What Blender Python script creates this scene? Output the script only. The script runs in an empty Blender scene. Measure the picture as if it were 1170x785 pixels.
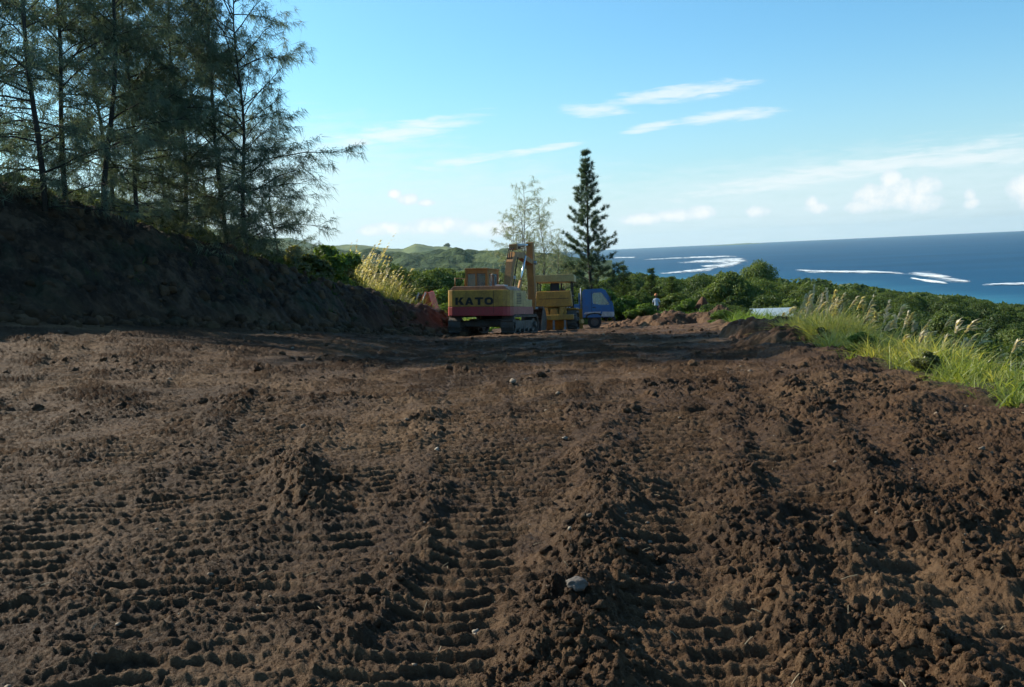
import bpy, bmesh, math, random
import numpy as np
from mathutils import Vector, Matrix

random.seed(7)
RNG = np.random.default_rng(7)
PI = math.pi
R = math.radians
scene = bpy.context.scene
COL = scene.collection

# ------------------------------------------------------------------ camera
F = 1148.0
PITCH, ROLL = R(5.35), R(2.68)
CAM = np.array((0.0, 0.0, 1.7))
_f = np.array((0, math.cos(PITCH), -math.sin(PITCH)))
_r0 = np.array((1.0, 0, 0)); _u0 = np.array((0, math.sin(PITCH), math.cos(PITCH)))
_r = math.cos(ROLL) * _r0 - math.sin(ROLL) * _u0
_u = math.sin(ROLL) * _r0 + math.cos(ROLL) * _u0


def ray(px, py):
    return _f + (px - 585.0) / F * _r + (392.5 - py) / F * _u


def at(px, py, depth):
    d = ray(px, py)
    return CAM + d * (depth / d[1])


def on_plane(px, py, z):
    d = ray(px, py)
    return CAM + d * ((z - CAM[2]) / d[2])


cam_data = bpy.data.cameras.new('camera')
cam_data.sensor_width = 36.0
cam_data.lens = 36.0 * F / 1170.0
cam_data.clip_start = 0.05
cam_data.clip_end = 60000
cam = bpy.data.objects.new('camera', cam_data)
COL.objects.link(cam)
cam.matrix_world = Matrix(((_r[0], _u[0], -_f[0], CAM[0]), (_r[1], _u[1], -_f[1], CAM[1]),
                           (_r[2], _u[2], -_f[2], CAM[2]), (0, 0, 0, 1)))
scene.camera = cam

# ------------------------------------------------------------------ noise
def _hash(ix, iy, seed):
    h = (ix.astype(np.int64) * 374761393 + iy.astype(np.int64) * 668265263 + seed * 974634777) & 0xffffffff
    h = ((h ^ (h >> 13)) * 1274126177) & 0xffffffff
    h = ((h ^ (h >> 16)) * 2246822519) & 0xffffffff
    h = h ^ (h >> 15)
    return (h & 0xffffff).astype(np.float64) / 0xffffff


def vnoise(x, y, seed=0):
    x = np.asarray(x, float); y = np.asarray(y, float)
    ix = np.floor(x); iy = np.floor(y)
    fx = x - ix; fy = y - iy
    ang = lambda a, b: _hash(a, b, seed) * 2 * PI
    u = fx * fx * fx * (fx * (fx * 6 - 15) + 10); v = fy * fy * fy * (fy * (fy * 6 - 15) + 10)
    def g(dx, dy):
        a = ang(ix + dx, iy + dy)
        return np.cos(a) * (fx - dx) + np.sin(a) * (fy - dy)
    a = g(0, 0); b = g(1, 0); c = g(0, 1); d = g(1, 1)
    return (a + (b - a) * u + (c - a) * v + (a - b - c + d) * u * v) * 1.5


def fbm(x, y, scale, octv=4, seed=0, gain=0.5):
    t = 0.0; amp = 1.0; s = 1.0 / scale
    for k in range(octv):
        t = t + amp * vnoise(x * s + 17.3 * k, y * s - 9.1 * k, seed + k)
        amp *= gain; s *= 2.03
    return t


def worley(x, y, scale, seed=0):
    """Round bumps, 1 at the middle of each cell falling to 0: clods."""
    x = x / scale; y = y / scale
    ix = np.floor(x); iy = np.floor(y)
    out = np.zeros_like(x)
    for dx in (-1, 0, 1):
        for dy in (-1, 0, 1):
            a = ix + dx; b = iy + dy
            px = a + _hash(a, b, seed); py = b + _hash(a, b, seed + 5)
            rad = 0.35 + 0.6 * _hash(a, b, seed + 9)
            d2 = ((x - px) ** 2 + (y - py) ** 2) / (rad * rad)
            out = np.maximum(out, np.sqrt(np.clip(1 - d2, 0, 1)) * rad)
    return out


def sstep(a, b, x):
    t = np.clip((x - a) / (b - a), 0, 1)
    return t * t * (3 - 2 * t)


# ------------------------------------------------------------------ terrain shape
BY = [-10, 0, 8, 14, 20, 30, 41, 50, 56, 76, 100, 200, 400, 800, 1500, 4000]
BZ = [0.05, 0, -.05, -.25, -.55, -1.1, -1.78, -2.45, -2.93, -3.9, -5.5, -9, -17, -30, -40, -45]
EY = [-10, 0, 10, 20, 30, 50, 80, 150, 400]
EX = [5.2, 5.0, 4.9, 6.0, 7.3, 10.5, 13, 16, 30]
FA = np.array((-12.2, 24.0)); FB = np.array((-2.6, 42.0))
FT = (FB - FA) / np.linalg.norm(FB - FA); FL = np.linalg.norm(FB - FA)
FN = np.array((-FT[1], FT[0]))
CREST = [(0, 209), (45, 221), (133, 247), (200, 267), (267, 287), (369, 318), (444, 342), (502, 356), (520, 364)]


def level(x, y):
    b = np.interp(y, BY, BZ)
    left = np.maximum(0, -x - 2.5)
    return b + 0.14 * np.minimum(left, 14) * sstep(10, 24, y) * (1 - sstep(60, 110, y))


def crest_fit():
    ts = np.linspace(-0.1, 1.15, 40); hs = []
    cx = [c[0] for c in CREST]; cy = [c[1] for c in CREST]
    for t in ts:
        lo, hi = 0.0, 7.0
        for _ in range(30):
            h = (lo + hi) / 2
            p = FA + FT * FL * t + FN * 1.15 * h
            z = float(level(p[0], p[1])) + h
            v = np.array((p[0], p[1], z)) - CAM
            px = 585 + F * v.dot(_r) / v.dot(_f); py = 392.5 - F * v.dot(_u) / v.dot(_f)
            want = np.interp(px, cx, cy) if px > 0 else 209 + px * 0.27
            if py > want: lo = h
            else: hi = h
        hs.append(h if t < 1.1 else 0.0)
    return ts, np.array(hs)


CT, CH = crest_fit()


def bank(x, y):
    """Height of the cut bank on the left, and how far up it a point is."""
    dx = x - FA[0]; dy = y - FA[1]
    t = (dx * FT[0] + dy * FT[1]) / FL
    n = dx * FN[0] + dy * FN[1]
    H = np.interp(t, np.concatenate(([-1.2], CT)), np.concatenate(([4.6], CH)))
    n2 = n + 0.28 * fbm(x, y, 3.0, 3, 31)
    s = np.clip(n2 / 1.15, 0, None)
    k = 0.18
    h = -np.log(np.exp(-s / k) + np.exp(-H / k)) * k + k * np.log(2) * 0 + 0.0
    h = np.maximum(h, 0)
    back = 1 - sstep(12, 45, n)
    on = np.clip(n2 / 0.4, 0, 1) * (H > 0.05)
    return h * back, on, H, n


def terrain(x, y):
    z = level(x, y)
    hb, on, H, n = bank(x, y)
    z = z + hb
    e = np.interp(y, EY, EX)
    w = np.where(y < 100, np.maximum(9.0, 0.42 * y), 42 + (y - 100) * 0.5)
    over = np.maximum(0, x - e - 0.8)
    z = z - 14 * (1 - np.exp(-over / w)) * (1 - np.exp(-(over / 2.2) ** 1.5))
    lf = sstep(20, 200, -x + 0.0 * y) * sstep(60, 200, y)
    z = z + lf * 2.0
    z = z + fbm(x, y, 60, 3, 77) * 1.6 * sstep(90, 200, y)
    u = x + 0.14 * (y - 900) - 500
    s = sstep(-450, 0, u)
    z = z * (1 - s) - 100 * s
    return z


def gz(x, y):
    return float(terrain(np.array([float(x)]), np.array([float(y)]))[0])


def ground_hit(px, py):
    d = ray(px, py)
    k0, k1 = 0.5, 400.0
    k = np.linspace(1.0, 120.0, 3000)
    P = CAM[None, :] + d[None, :] * k[:, None]
    below = np.nonzero(P[:, 2] < np.interp(P[:, 1], BY, BZ))[0]
    i = below[0] if len(below) else len(k) - 1
    return P[i, :2].copy()


# ------------------------------------------------------------------ objects
def link(o, parent=None):
    COL.objects.link(o)
    if parent is not None: o.parent = parent
    return o


def tag(o, label=None, cat=None, group=None, kind=None):
    if label: o['label'] = label
    if cat: o['category'] = cat
    if group: o['group'] = group
    if kind: o['kind'] = kind
    return o


def thing(name, label, cat, loc=(0, 0, 0), rotz=0.0, group=None):
    o = bpy.data.objects.new(name, None)
    o.empty_display_size = 0.2
    link(o); o.location = loc; o.rotation_euler = (0, 0, rotz)
    return tag(o, label, cat, group)


def dup(root, loc, rotz, scale=1.0, label=None, group=None):
    r = root.copy(); COL.objects.link(r)
    r.location = loc; r.rotation_euler = (0, 0, rotz)
    r.scale = (scale, scale, scale) if isinstance(scale, (int, float)) else scale
    if label: r['label'] = label
    if group: r['group'] = group
    for ch in root.children:
        c = ch.copy(); COL.objects.link(c); c.parent = r
        for g in ch.children:
            d = g.copy(); COL.objects.link(d); d.parent = c
    return r


def mesh_np(name, V, faces, mats, parent=None, smooth=False, mat_idx=None, attrs=None):
    """V (n,3); faces: (m,k) array, or a list of such arrays."""
    me = bpy.data.meshes.new(name)
    if not isinstance(faces, list): faces = [faces]
    V = np.ascontiguousarray(V, dtype=np.float32)
    loops = np.concatenate([f.reshape(-1) for f in faces]).astype(np.int32)
    tot = np.concatenate([np.full(len(f), f.shape[1], np.int32) for f in faces])
    start = np.concatenate(([0], np.cumsum(tot)[:-1])).astype(np.int32)
    me.vertices.add(len(V)); me.vertices.foreach_set('co', V.reshape(-1))
    me.loops.add(len(loops)); me.loops.foreach_set('vertex_index', loops)
    me.polygons.add(len(tot)); me.polygons.foreach_set('loop_start', start)
    me.polygons.foreach_set('loop_total', tot)
    if mat_idx is not None: me.polygons.foreach_set('material_index', np.asarray(mat_idx, np.int32))
    me.polygons.foreach_set('use_smooth', np.full(len(tot), bool(smooth)))
    if attrs:
        for k, a in attrs.items():
            at_ = me.attributes.new(k, 'FLOAT', 'POINT')
            at_.data.foreach_set('value', np.ascontiguousarray(a, dtype=np.float32))
    me.update(calc_edges=True)
    for m in (mats if isinstance(mats, (list, tuple)) else [mats]): me.materials.append(m)
    o = bpy.data.objects.new(name, me)
    return link(o, parent)


class MB:
    """Collects boxes, prisms, tubes and lathes into ONE mesh object."""
    def __init__(self): self.v = []; self.f = []; self.m = []; self.cur = 0
    def add(self, vs, fs):
        b = len(self.v); self.v += [tuple(p) for p in vs]
        self.f += [tuple(b + i for i in f) for f in fs]; self.m += [self.cur] * len(fs)
        return self
    def box(self, x0, x1, y0, y1, z0, z1, bev=0.0, M=None):
        if bev > 0:
            bev = min(bev, (x1 - x0) * .45, (y1 - y0) * .45, (z1 - z0) * .45)
        bm = bmesh.new()
        bmesh.ops.create_cube(bm, size=1.0)
        for v in bm.verts:
            v.co = Vector(((x0 + x1) / 2 + v.co.x * (x1 - x0), (y0 + y1) / 2 + v.co.y * (y1 - y0), (z0 + z1) / 2 + v.co.z * (z1 - z0)))
        if bev > 0:
            bmesh.ops.bevel(bm, geom=bm.edges[:], offset=bev, segments=2, affect='EDGES', profile=0.6)
        return self._bm(bm, M)
    def _bm(self, bm, M=None):
        if M is not None: bm.transform(M)
        bm.verts.index_update()
        self.add([v.co[:] for v in bm.verts], [[v.index for v in f.verts] for f in bm.faces])
        bm.free(); return self
    def prism(self, prof, a0, a1, axis='x', bev=0.0, M=None):
        """prof: list of 2D points in the two other axes (y,z | x,z | x,y), extruded along axis."""
        bm = bmesh.new()
        def P(q, a): return {'x': (a, q[0], q[1]), 'y': (q[0], a, q[1]), 'z': (q[0], q[1], a)}[axis]
        A = [bm.verts.new(P(q, a0)) for q in prof]; B = [bm.verts.new(P(q, a1)) for q in prof]
        bm.faces.new(A); bm.faces.new(B[::-1])
        n = len(prof)
        for i in range(n): bm.faces.new((A[i], B[i], B[(i + 1) % n], A[(i + 1) % n]))
        bmesh.ops.recalc_face_normals(bm, faces=bm.faces[:])
        if bev > 0: bmesh.ops.bevel(bm, geom=bm.edges[:], offset=bev, segments=2, affect='EDGES', profile=0.6)
        return self._bm(bm, M)
    def frame(self, outer, inner, a0, a1, axis='y'):
        """plate with a hole: outer and inner outlines with the same number of points."""
        def P(q, a): return {'x': (a, q[0], q[1]), 'y': (q[0], a, q[1]), 'z': (q[0], q[1], a)}[axis]
        n = len(outer); vs = [P(q, a0) for q in outer] + [P(q, a0) for q in inner] + [P(q, a1) for q in outer] + [P(q, a1) for q in inner]
        fs = []
        for i in range(n):
            j = (i + 1) % n
            fs += [(i, j, n + j, n + i), (2 * n + i, 3 * n + i, 3 * n + j, 2 * n + j),
                   (i, 2 * n + i, 2 * n + j, j), (n + i, n + j, 3 * n + j, 3 * n + i)]
        return self.add(vs, fs)
    def tube(self, pts, rad, seg=8, cap=True):
        pts = [Vector(p) for p in pts]
        rad = rad if isinstance(rad, (list, tuple)) else [rad] * len(pts)
        vs = []; fs = []; up = None
        for i, p in enumerate(pts):
            d = (pts[min(i + 1, len(pts) - 1)] - pts[max(i - 1, 0)])
            d = d.normalized() if d.length > 1e-9 else Vector((0, 0, 1))
            if up is None:
                up = d.orthogonal().normalized()
            else:
                up = (up - d * up.dot(d)); up = up.normalized() if up.length > 1e-6 else d.orthogonal().normalized()
            s = d.cross(up)
            for k in range(seg):
                a = 2 * PI * k / seg
                vs.append(p + (up * math.cos(a) + s * math.sin(a)) * rad[i])
        for i in range(len(pts) - 1):
            for k in range(seg):
                k2 = (k + 1) % seg
                fs.append((i * seg + k, i * seg + k2, (i + 1) * seg + k2, (i + 1) * seg + k))
        if cap:
            fs.append(tuple(range(seg))[::-1]); fs.append(tuple((len(pts) - 1) * seg + k for k in range(seg)))
        return self.add(vs, fs)
    def build(self, name, mats, parent=None, smooth=False):
        me = bpy.data.meshes.new(name)
        me.from_pydata(self.v, [], self.f)
        for m in (mats if isinstance(mats, (list, tuple)) else [mats]): me.materials.append(m)
        me.polygons.foreach_set('material_index', self.m)
        me.polygons.foreach_set('use_smooth', [smooth] * len(self.f))
        me.update()
        return link(bpy.data.objects.new(name, me), parent)


# ------------------------------------------------------------------ materials
def new_mat(name):
    m = bpy.data.materials.new(name); m.use_nodes = True
    nt = m.node_tree
    for n in list(nt.nodes): nt.nodes.remove(n)
    out = nt.nodes.new('ShaderNodeOutputMaterial')
    return m, nt, out


def N(nt, kind, **kw):
    n = nt.nodes.new(kind)
    for k, v in kw.items():
        if k in n.inputs.keys():
            n.inputs[k].default_value = v
        else:
            setattr(n, k, v)
    return n


def math_(nt, op, a, b=None, c=None, clamp=False):
    n = nt.nodes.new('ShaderNodeMath'); n.operation = op; n.use_clamp = clamp
    for i, v in enumerate((a, b, c)):
        if v is None: continue
        if isinstance(v, (int, float)): n.inputs[i].default_value = v
        else: nt.links.new(v, n.inputs[i])
    return n.outputs[0]


def ramp(nt, fac, stops):
    n = nt.nodes.new('ShaderNodeValToRGB')
    e = n.color_ramp.elements
    while len(e) < len(stops): e.new(0.5)
    for i, (p, c) in enumerate(stops):
        e[i].position = p; e[i].color = (*c, 1) if len(c) == 3 else c
    nt.links.new(fac, n.inputs[0])
    return n.outputs[0]


def mixc(nt, fac, a, b, mode='MIX'):
    n = nt.nodes.new('ShaderNodeMix'); n.data_type = 'RGBA'; n.blend_type = mode
    for s, v in ((0, fac), (6, a), (7, b)):
        if isinstance(v, (int, float)): n.inputs[s].default_value = v
        elif isinstance(v, tuple): n.inputs[s].default_value = (*v, 1)
        else: nt.links.new(v, n.inputs[s])
    return n.outputs[2]


def noise_(nt, scale, detail=4, coord='Object', rough=0.55, vec=None):
    n = nt.nodes.new('ShaderNodeTexNoise')
    n.inputs['Scale'].default_value = scale; n.inputs['Detail'].default_value = detail; n.inputs['Roughness'].default_value = rough
    if vec is None:
        tc = nt.nodes.new('ShaderNodeTexCoord'); vec = tc.outputs[coord]
    nt.links.new(vec, n.inputs['Vector'])
    return n.outputs['Fac']


def attr_(nt, name):
    n = nt.nodes.new('ShaderNodeAttribute'); n.attribute_name = name
    return n.outputs['Fac']


def bump_(nt, h, strength=0.5, dist=0.02, normal=None):
    n = nt.nodes.new('ShaderNodeBump'); n.inputs['Strength'].default_value = strength; n.inputs['Distance'].default_value = dist
    nt.links.new(h, n.inputs['Height'])
    if normal: nt.links.new(normal, n.inputs['Normal'])
    return n.outputs[0]


def principled(nt, out, color, rough=0.8, metal=0.0, spec=0.3, normal=None):
    p = nt.nodes.new('ShaderNodeBsdfPrincipled')
    for s, v in (('Base Color', color), ('Roughness', rough), ('Metallic', metal), ('Specular IOR Level', spec)):
        if isinstance(v, (int, float)): p.inputs[s].default_value = v
        elif isinstance(v, tuple): p.inputs[s].default_value = (*v, 1)
        else: nt.links.new(v, p.inputs[s])
    if normal: nt.links.new(normal, p.inputs['Normal'])
    nt.links.new(p.outputs[0], out.inputs['Surface'])
    return p


def worn_paint(name, base, dirt=(0.10, 0.065, 0.04), amount=0.5, rough=0.45, rust=None):
    """Machine paint with mud towards a noise pattern, chips and a little bump."""
    m, nt, out = new_mat(name)
    a = noise_(nt, 2.3, 6); b = noise_(nt, 11, 5)
    f = math_(nt, 'MULTIPLY_ADD', b, 0.5, math_(nt, 'MULTIPLY', a, 0.6))
    mpp = nt.nodes.new('ShaderNodeMapping'); mpp.inputs['Scale'].default_value = (7, 7, .8)
    nt.links.new(nt.nodes.new('ShaderNodeTexCoord').outputs['Object'], mpp.inputs[0])
    st = noise_(nt, 1, 4, vec=mpp.outputs[0], rough=.6)
    f = math_(nt, 'MULTIPLY_ADD', st, 0.35, math_(nt, 'MULTIPLY', f, .72))
    fac = ramp(nt, f, [(0.47, (0, 0, 0)), (0.64, (amount,) * 3)])
    c = mixc(nt, fac, base, dirt)
    c = mixc(nt, math_(nt, 'MULTIPLY', noise_(nt, 0.9, 3), 0.45), c, tuple(v * 0.62 for v in base))
    if rust:
        c = mixc(nt, ramp(nt, noise_(nt, 23, 5), [(0.62, (0, 0, 0)), (0.68, (0.8,) * 3)]), c, rust)
    r = math_(nt, 'MULTIPLY_ADD', fac, 0.4, rough, clamp=True)
    principled(nt, out, c, r, 0, 0.4, bump_(nt, b, 0.12, 0.01))
    return m


def plain(name, base, rough=0.6, metal=0.0, var=0.35, scale=6):
    m, nt, out = new_mat(name)
    c = mixc(nt, math_(nt, 'MULTIPLY', noise_(nt, scale, 5), var * 2, clamp=True), base, tuple(v * 0.45 for v in base))
    principled(nt, out, c, rough, metal, 0.4)
    return m


def glass_mat(name, tint=(0.75, 0.85, 0.85)):
    m, nt, out = new_mat(name)
    t = N(nt, 'ShaderNodeBsdfTransparent'); t.inputs[0].default_value = (*tint, 1)
    g = N(nt, 'ShaderNodeBsdfGlossy'); g.inputs['Roughness'].default_value = 0.08
    mx = nt.nodes.new('ShaderNodeMixShader')
    fr = N(nt, 'ShaderNodeFresnel'); fr.inputs[0].default_value = 1.45
    nt.links.new(math_(nt, 'MULTIPLY_ADD', fr.outputs[0], 0.9, 0.04), mx.inputs[0])
    nt.links.new(t.outputs[0], mx.inputs[1]); nt.links.new(g.outputs[0], mx.inputs[2])
    ds = N(nt, 'ShaderNodeBsdfDiffuse'); ds.inputs[0].default_value = (.42, .40, .36, 1)   # whitish diffuse painted in for bright sky and background in the pane
    m2 = nt.nodes.new('ShaderNodeMixShader'); nt.links.new(math_(nt, 'MULTIPLY_ADD', noise_(nt, 4, 4), .35, .06), m2.inputs[0])
    nt.links.new(mx.outputs[0], m2.inputs[1]); nt.links.new(ds.outputs[0], m2.inputs[2])
    nt.links.new(m2.outputs[0], out.inputs['Surface'])
    return m


def leaf_mat(name, dark, light, trans=0.45, hue_var=0.35, gloss=0.12, warm=(1.25, 1.2, 0.45)):
    """Leaves: each leaf its own tone between dark and light ('tone' attribute), each plant its own shift."""
    m, nt, out = new_mat(name)
    tone = attr_(nt, 'tone')
    oi = nt.nodes.new('ShaderNodeObjectInfo')
    n = noise_(nt, 0.9, 2)
    f = math_(nt, 'ADD', math_(nt, 'MULTIPLY', tone, 0.42), math_(nt, 'MULTIPLY_ADD', oi.outputs['Random'], hue_var, math_(nt, 'MULTIPLY', n, 0.22)), clamp=True)
    c = mixc(nt, f, dark, light)
    d = N(nt, 'ShaderNodeBsdfDiffuse'); t = N(nt, 'ShaderNodeBsdfTranslucent'); g = N(nt, 'ShaderNodeBsdfGlossy'); g.inputs['Roughness'].default_value = 0.42
    nt.links.new(c, d.inputs[0]); 
    ct = mixc(nt, 1.0, c, warm, 'MULTIPLY')
    nt.links.new(ct, t.inputs[0])
    m1 = nt.nodes.new('ShaderNodeMixShader'); m1.inputs[0].default_value = trans
    nt.links.new(d.outputs[0], m1.inputs[1]); nt.links.new(t.outputs[0], m1.inputs[2])
    m2 = nt.nodes.new('ShaderNodeMixShader'); m2.inputs[0].default_value = gloss * 0.4
    nt.links.new(m1.outputs[0], m2.inputs[1]); nt.links.new(g.outputs[0], m2.inputs[2])
    nt.links.new(m2.outputs[0], out.inputs['Surface'])
    return m


def dirt_mat(name):
    m, nt, out = new_mat(name)
    tc = nt.nodes.new('ShaderNodeTexCoord'); v = tc.outputs['Object']
    n1 = noise_(nt, 0.35, 5, vec=v); n2 = noise_(nt, 3.0, 6, vec=v, rough=0.65); n3 = noise_(nt, 38, 6, vec=v, rough=0.7); n4 = noise_(nt, 140, 3, vec=v)
    c = ramp(nt, n1, [(0.32, (0.058, 0.030, 0.0135)), (0.5, (0.098, 0.051, 0.023)), (0.66, (0.145, 0.080, 0.037))])
    c = mixc(nt, ramp(nt, n2, [(0.38, (0, 0, 0)), (0.66, (0.75,) * 3)]), c, (0.036, 0.0185, 0.009))
    c = mixc(nt, ramp(nt, n3, [(0.5, (0, 0, 0)), (0.75, (0.55,) * 3)]), c, (0.19, 0.112, 0.056))
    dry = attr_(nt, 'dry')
    c = mixc(nt, math_(nt, 'MULTIPLY', dry, 0.65), c, (0.27, 0.168, 0.088))  # dry soil, plus painted sunlit brightness along the right edge
    red = attr_(nt, 'red')
    c = mixc(nt, math_(nt, 'MULTIPLY', red, math_(nt, 'MULTIPLY_ADD', n2, 1.2, 0.1), clamp=True), c, (0.2, 0.055, 0.035))
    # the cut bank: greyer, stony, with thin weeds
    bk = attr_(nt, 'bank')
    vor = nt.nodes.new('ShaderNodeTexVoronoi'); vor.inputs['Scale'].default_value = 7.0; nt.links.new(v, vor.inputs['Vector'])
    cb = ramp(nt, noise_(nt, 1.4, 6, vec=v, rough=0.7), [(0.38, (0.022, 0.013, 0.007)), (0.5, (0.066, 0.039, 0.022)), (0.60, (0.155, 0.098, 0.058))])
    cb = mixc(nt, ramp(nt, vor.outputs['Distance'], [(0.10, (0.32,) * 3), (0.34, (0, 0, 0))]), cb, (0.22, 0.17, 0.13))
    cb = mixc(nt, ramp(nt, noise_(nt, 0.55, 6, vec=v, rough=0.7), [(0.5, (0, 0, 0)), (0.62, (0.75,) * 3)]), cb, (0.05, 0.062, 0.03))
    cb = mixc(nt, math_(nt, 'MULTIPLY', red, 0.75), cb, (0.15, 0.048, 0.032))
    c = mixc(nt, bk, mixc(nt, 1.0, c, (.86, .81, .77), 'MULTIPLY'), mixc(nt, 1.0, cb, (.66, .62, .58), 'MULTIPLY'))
    gr = attr_(nt, 'green')
    c = mixc(nt, gr, c, mixc(nt, n2, (0.03, 0.05, 0.012), (0.08, 0.11, 0.03)))
    b1 = bump_(nt, n3, 1.0, 0.05); b2 = bump_(nt, n4, 0.9, 0.014, b1)
    principled(nt, out, c, math_(nt, 'MULTIPLY_ADD', n3, 0.25, 0.66), 0, 0.22, b2)
    return m


M = {}
M['dirt'] = dirt_mat('dirt')
M['yellow'] = worn_paint('faded yellow paint', (0.42, 0.22, 0.035), amount=0.55, rust=(0.09, 0.035, 0.02))
M['amber'] = worn_paint('amber paint', (0.50, 0.28, 0.045), amount=0.55, rust=(0.1, 0.04, 0.02))
M['pale_yellow'] = worn_paint('bleached yellow paint', (0.55, 0.38, 0.14), amount=0.4)
M['red'] = worn_paint('red paint', (0.38, 0.04, 0.045), amount=0.35)
M['pink'] = worn_paint('bleached red paint', (0.42, 0.12, 0.10), amount=0.4)
M['orange'] = worn_paint('orange boom paint', (0.42, 0.20, 0.06), amount=0.5, rust=(0.08, 0.03, 0.018))
M['cab_orange'] = worn_paint('cab paint', (0.36, 0.165, 0.03), amount=0.5)
M['hood'] = worn_paint('hood paint', (0.42, 0.2, 0.1), amount=0.5)
M['steel'] = worn_paint('muddy steel', (0.10, 0.095, 0.09), amount=0.8, rough=0.5)
M['worn_steel'] = plain('worn bright steel', (0.28, 0.27, 0.26), 0.4, 0.6)
M['black'] = plain('black paint', (0.012, 0.012, 0.014), 0.5)
M['rubber'] = plain('tyre rubber', (0.028, 0.027, 0.027), 0.85)
M['chrome'] = plain('chrome rod', (0.7, 0.72, 0.75), 0.18, 1.0, 0.1)
M['blue'] = worn_paint('blue truck paint', (0.006, 0.115, 0.33), amount=0.3, rough=0.35)
M['white_paint'] = worn_paint('off white paint', (0.5, 0.5, 0.5), amount=0.5)
M['dozer_yellow'] = worn_paint('dozer yellow', (0.50, 0.25, 0.035), amount=0.5, rust=(0.1, 0.04, 0.02))
M['roof_cream'] = worn_paint('canopy roof paint', (0.5, 0.36, 0.13), amount=0.4)
M['seat'] = plain('seat vinyl', (0.02, 0.02, 0.022), 0.6)
M['glass'] = glass_mat('window glass')
M['sign_red'] = worn_paint('orange red steel', (0.62, 0.10, 0.04), amount=0.35)
M['bark'] = plain('bark', (0.055, 0.042, 0.034), 0.9, var=0.5, scale=9)
M['pale_bark'] = plain('pale bark', (0.16, 0.13, 0.11), 0.9, var=0.5, scale=9)
M['casuarina'] = leaf_mat('casuarina needles', (0.08, 0.11, 0.078), (0.18, 0.21, 0.14), 0.48, gloss=.05, warm=(1.05, 1.1, .75))
M['wispy'] = leaf_mat('wispy needles', (0.13, 0.155, 0.085), (0.27, 0.285, 0.15), 0.5, warm=(1.1, 1.1, .6))
M['pine'] = leaf_mat('pine needles', (0.04, 0.07, 0.045), (0.11, 0.15, 0.085), 0.38, gloss=.04, warm=(1.1, 1.1, .7))
M['leaf'] = leaf_mat('broad leaves', (0.020, 0.046, 0.014), (0.15, 0.195, 0.055), 0.35, hue_var=.62, gloss=0.03)
M['bright_leaf'] = leaf_mat('bright leaves', (0.06, 0.12, 0.022), (0.17, 0.24, 0.05), 0.5, gloss=.05)
M['yellow_leaf'] = leaf_mat('yellow green leaves', (0.05, 0.075, 0.02), (0.24, 0.23, 0.05), 0.5)
M['dark_leaf'] = leaf_mat('dark leaves', (0.016, 0.036, 0.014), (0.095, 0.135, 0.042), 0.35, hue_var=.62, gloss=.03)
M['grass'] = leaf_mat('grass blades', (0.15, 0.19, 0.04), (0.52, 0.47, 0.18), 0.5, gloss=.05)
M['plume'] = leaf_mat('grass plumes', (0.40, 0.33, 0.21), (0.62, 0.55, 0.40), 0.5)
M['verge'] = leaf_mat('verge grass', (0.10, 0.15, 0.03), (0.36, 0.38, 0.11), 0.5, gloss=.05)

# ------------------------------------------------------------------ the bulldozed ground
# windrows of loose soil: points on the ground, height, half width, how lumpy
def G(*pts): return np.array([ground_hit(*p) for p in pts])


BERMS = [
    (G((455, 488), (475, 482), (500, 474)), .13, .22),
    (G((502, 556), (500, 600), (488, 625), (470, 648), (432, 700), (402, 735)), .13, .13),
    (G((716, 470), (690, 500), (664, 535)), .12, .16),
    (G((700, 562), (692, 610), (684, 660), (665, 720), (640, 800), (620, 900)), .25, .30),
    (G((748, 560), (738, 620), (722, 680)), .10, .12),
    (G((838, 440), (842, 480), (846, 520)), .11, .16),
    (G((872, 474), (892, 500)), .20, .22),
    (G((846, 548), (856, 600), (872, 650), (900, 700), (930, 760), (960, 840)), .20, .26),
    (G((950, 622), (985, 668), (1022, 712), (1062, 765), (1120, 860)), .25, .20),
    (G((905, 640), (950, 700), (1000, 770)), .15, .28),
    (G((902, 444), (940, 488), (985, 540), (1030, 592), (1090, 625), (1190, 690)), .21, .26),
    (G((940, 430), (1010, 480), (1100, 540), (1200, 600)), .12, .4),
    (G((312, 528), (330, 535), (346, 560), (362, 590)), .25, .24),
    (G((215, 482), (232, 486), (250, 500)), .13, .25),
    (G((60, 690), (110, 712), (170, 700)), .10, .3),
    (G((0, 745), (60, 735), (120, 760)), .10, .2),
    (G((640, 430), (560, 442), (470, 448)), .06, .3),
    (G((20, 358), (60, 366), (-40, 352)), 1.0, .9),
    (G((150, 690), (220, 720), (330, 735), (400, 790)), .07, .18),
]
# crawler lanes: centre line, half width, bar spacing, depth
LANES = [
    (G((536, 440), (543, 480), (548, 540), (538, 600), (505, 680), (470, 760), (430, 850)), .36, .20, 1.0),
    (G((612, 428), (615, 470), (618, 520), (600, 580)), .33, .20, .85),
    (G((690, 420), (700, 450), (720, 480)), .35, .21, .5),
    (G((770, 470), (776, 540), (782, 620), (790, 700), (805, 800), (820, 900)), .36, .20, .9),
    (G((880, 500), (925, 570), (990, 650), (1070, 730), (1180, 830)), .30, .2, .8),
    (G((1100, 700), (1200, 790)), .45, .2, .6),
    (G((440, 420), (432, 480), (400, 560), (350, 640), (300, 720), (240, 820)), .36, .21, .8),
    (G((330, 440), (290, 520), (240, 600), (170, 700), (100, 800)), .40, .21, .8),
    (G((250, 425), (150, 520), (20, 640), (-80, 730)), .40, .21, .7),
    (G((120, 420), (20, 490), (-100, 570)), .45, .22, .75),
    (G((230, 560), (200, 640), (150, 760), (120, 850)), .42, .2, .6),
    (G((850, 420), (872, 450), (915, 500), (975, 580)), .28, .2, .5),
]


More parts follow.
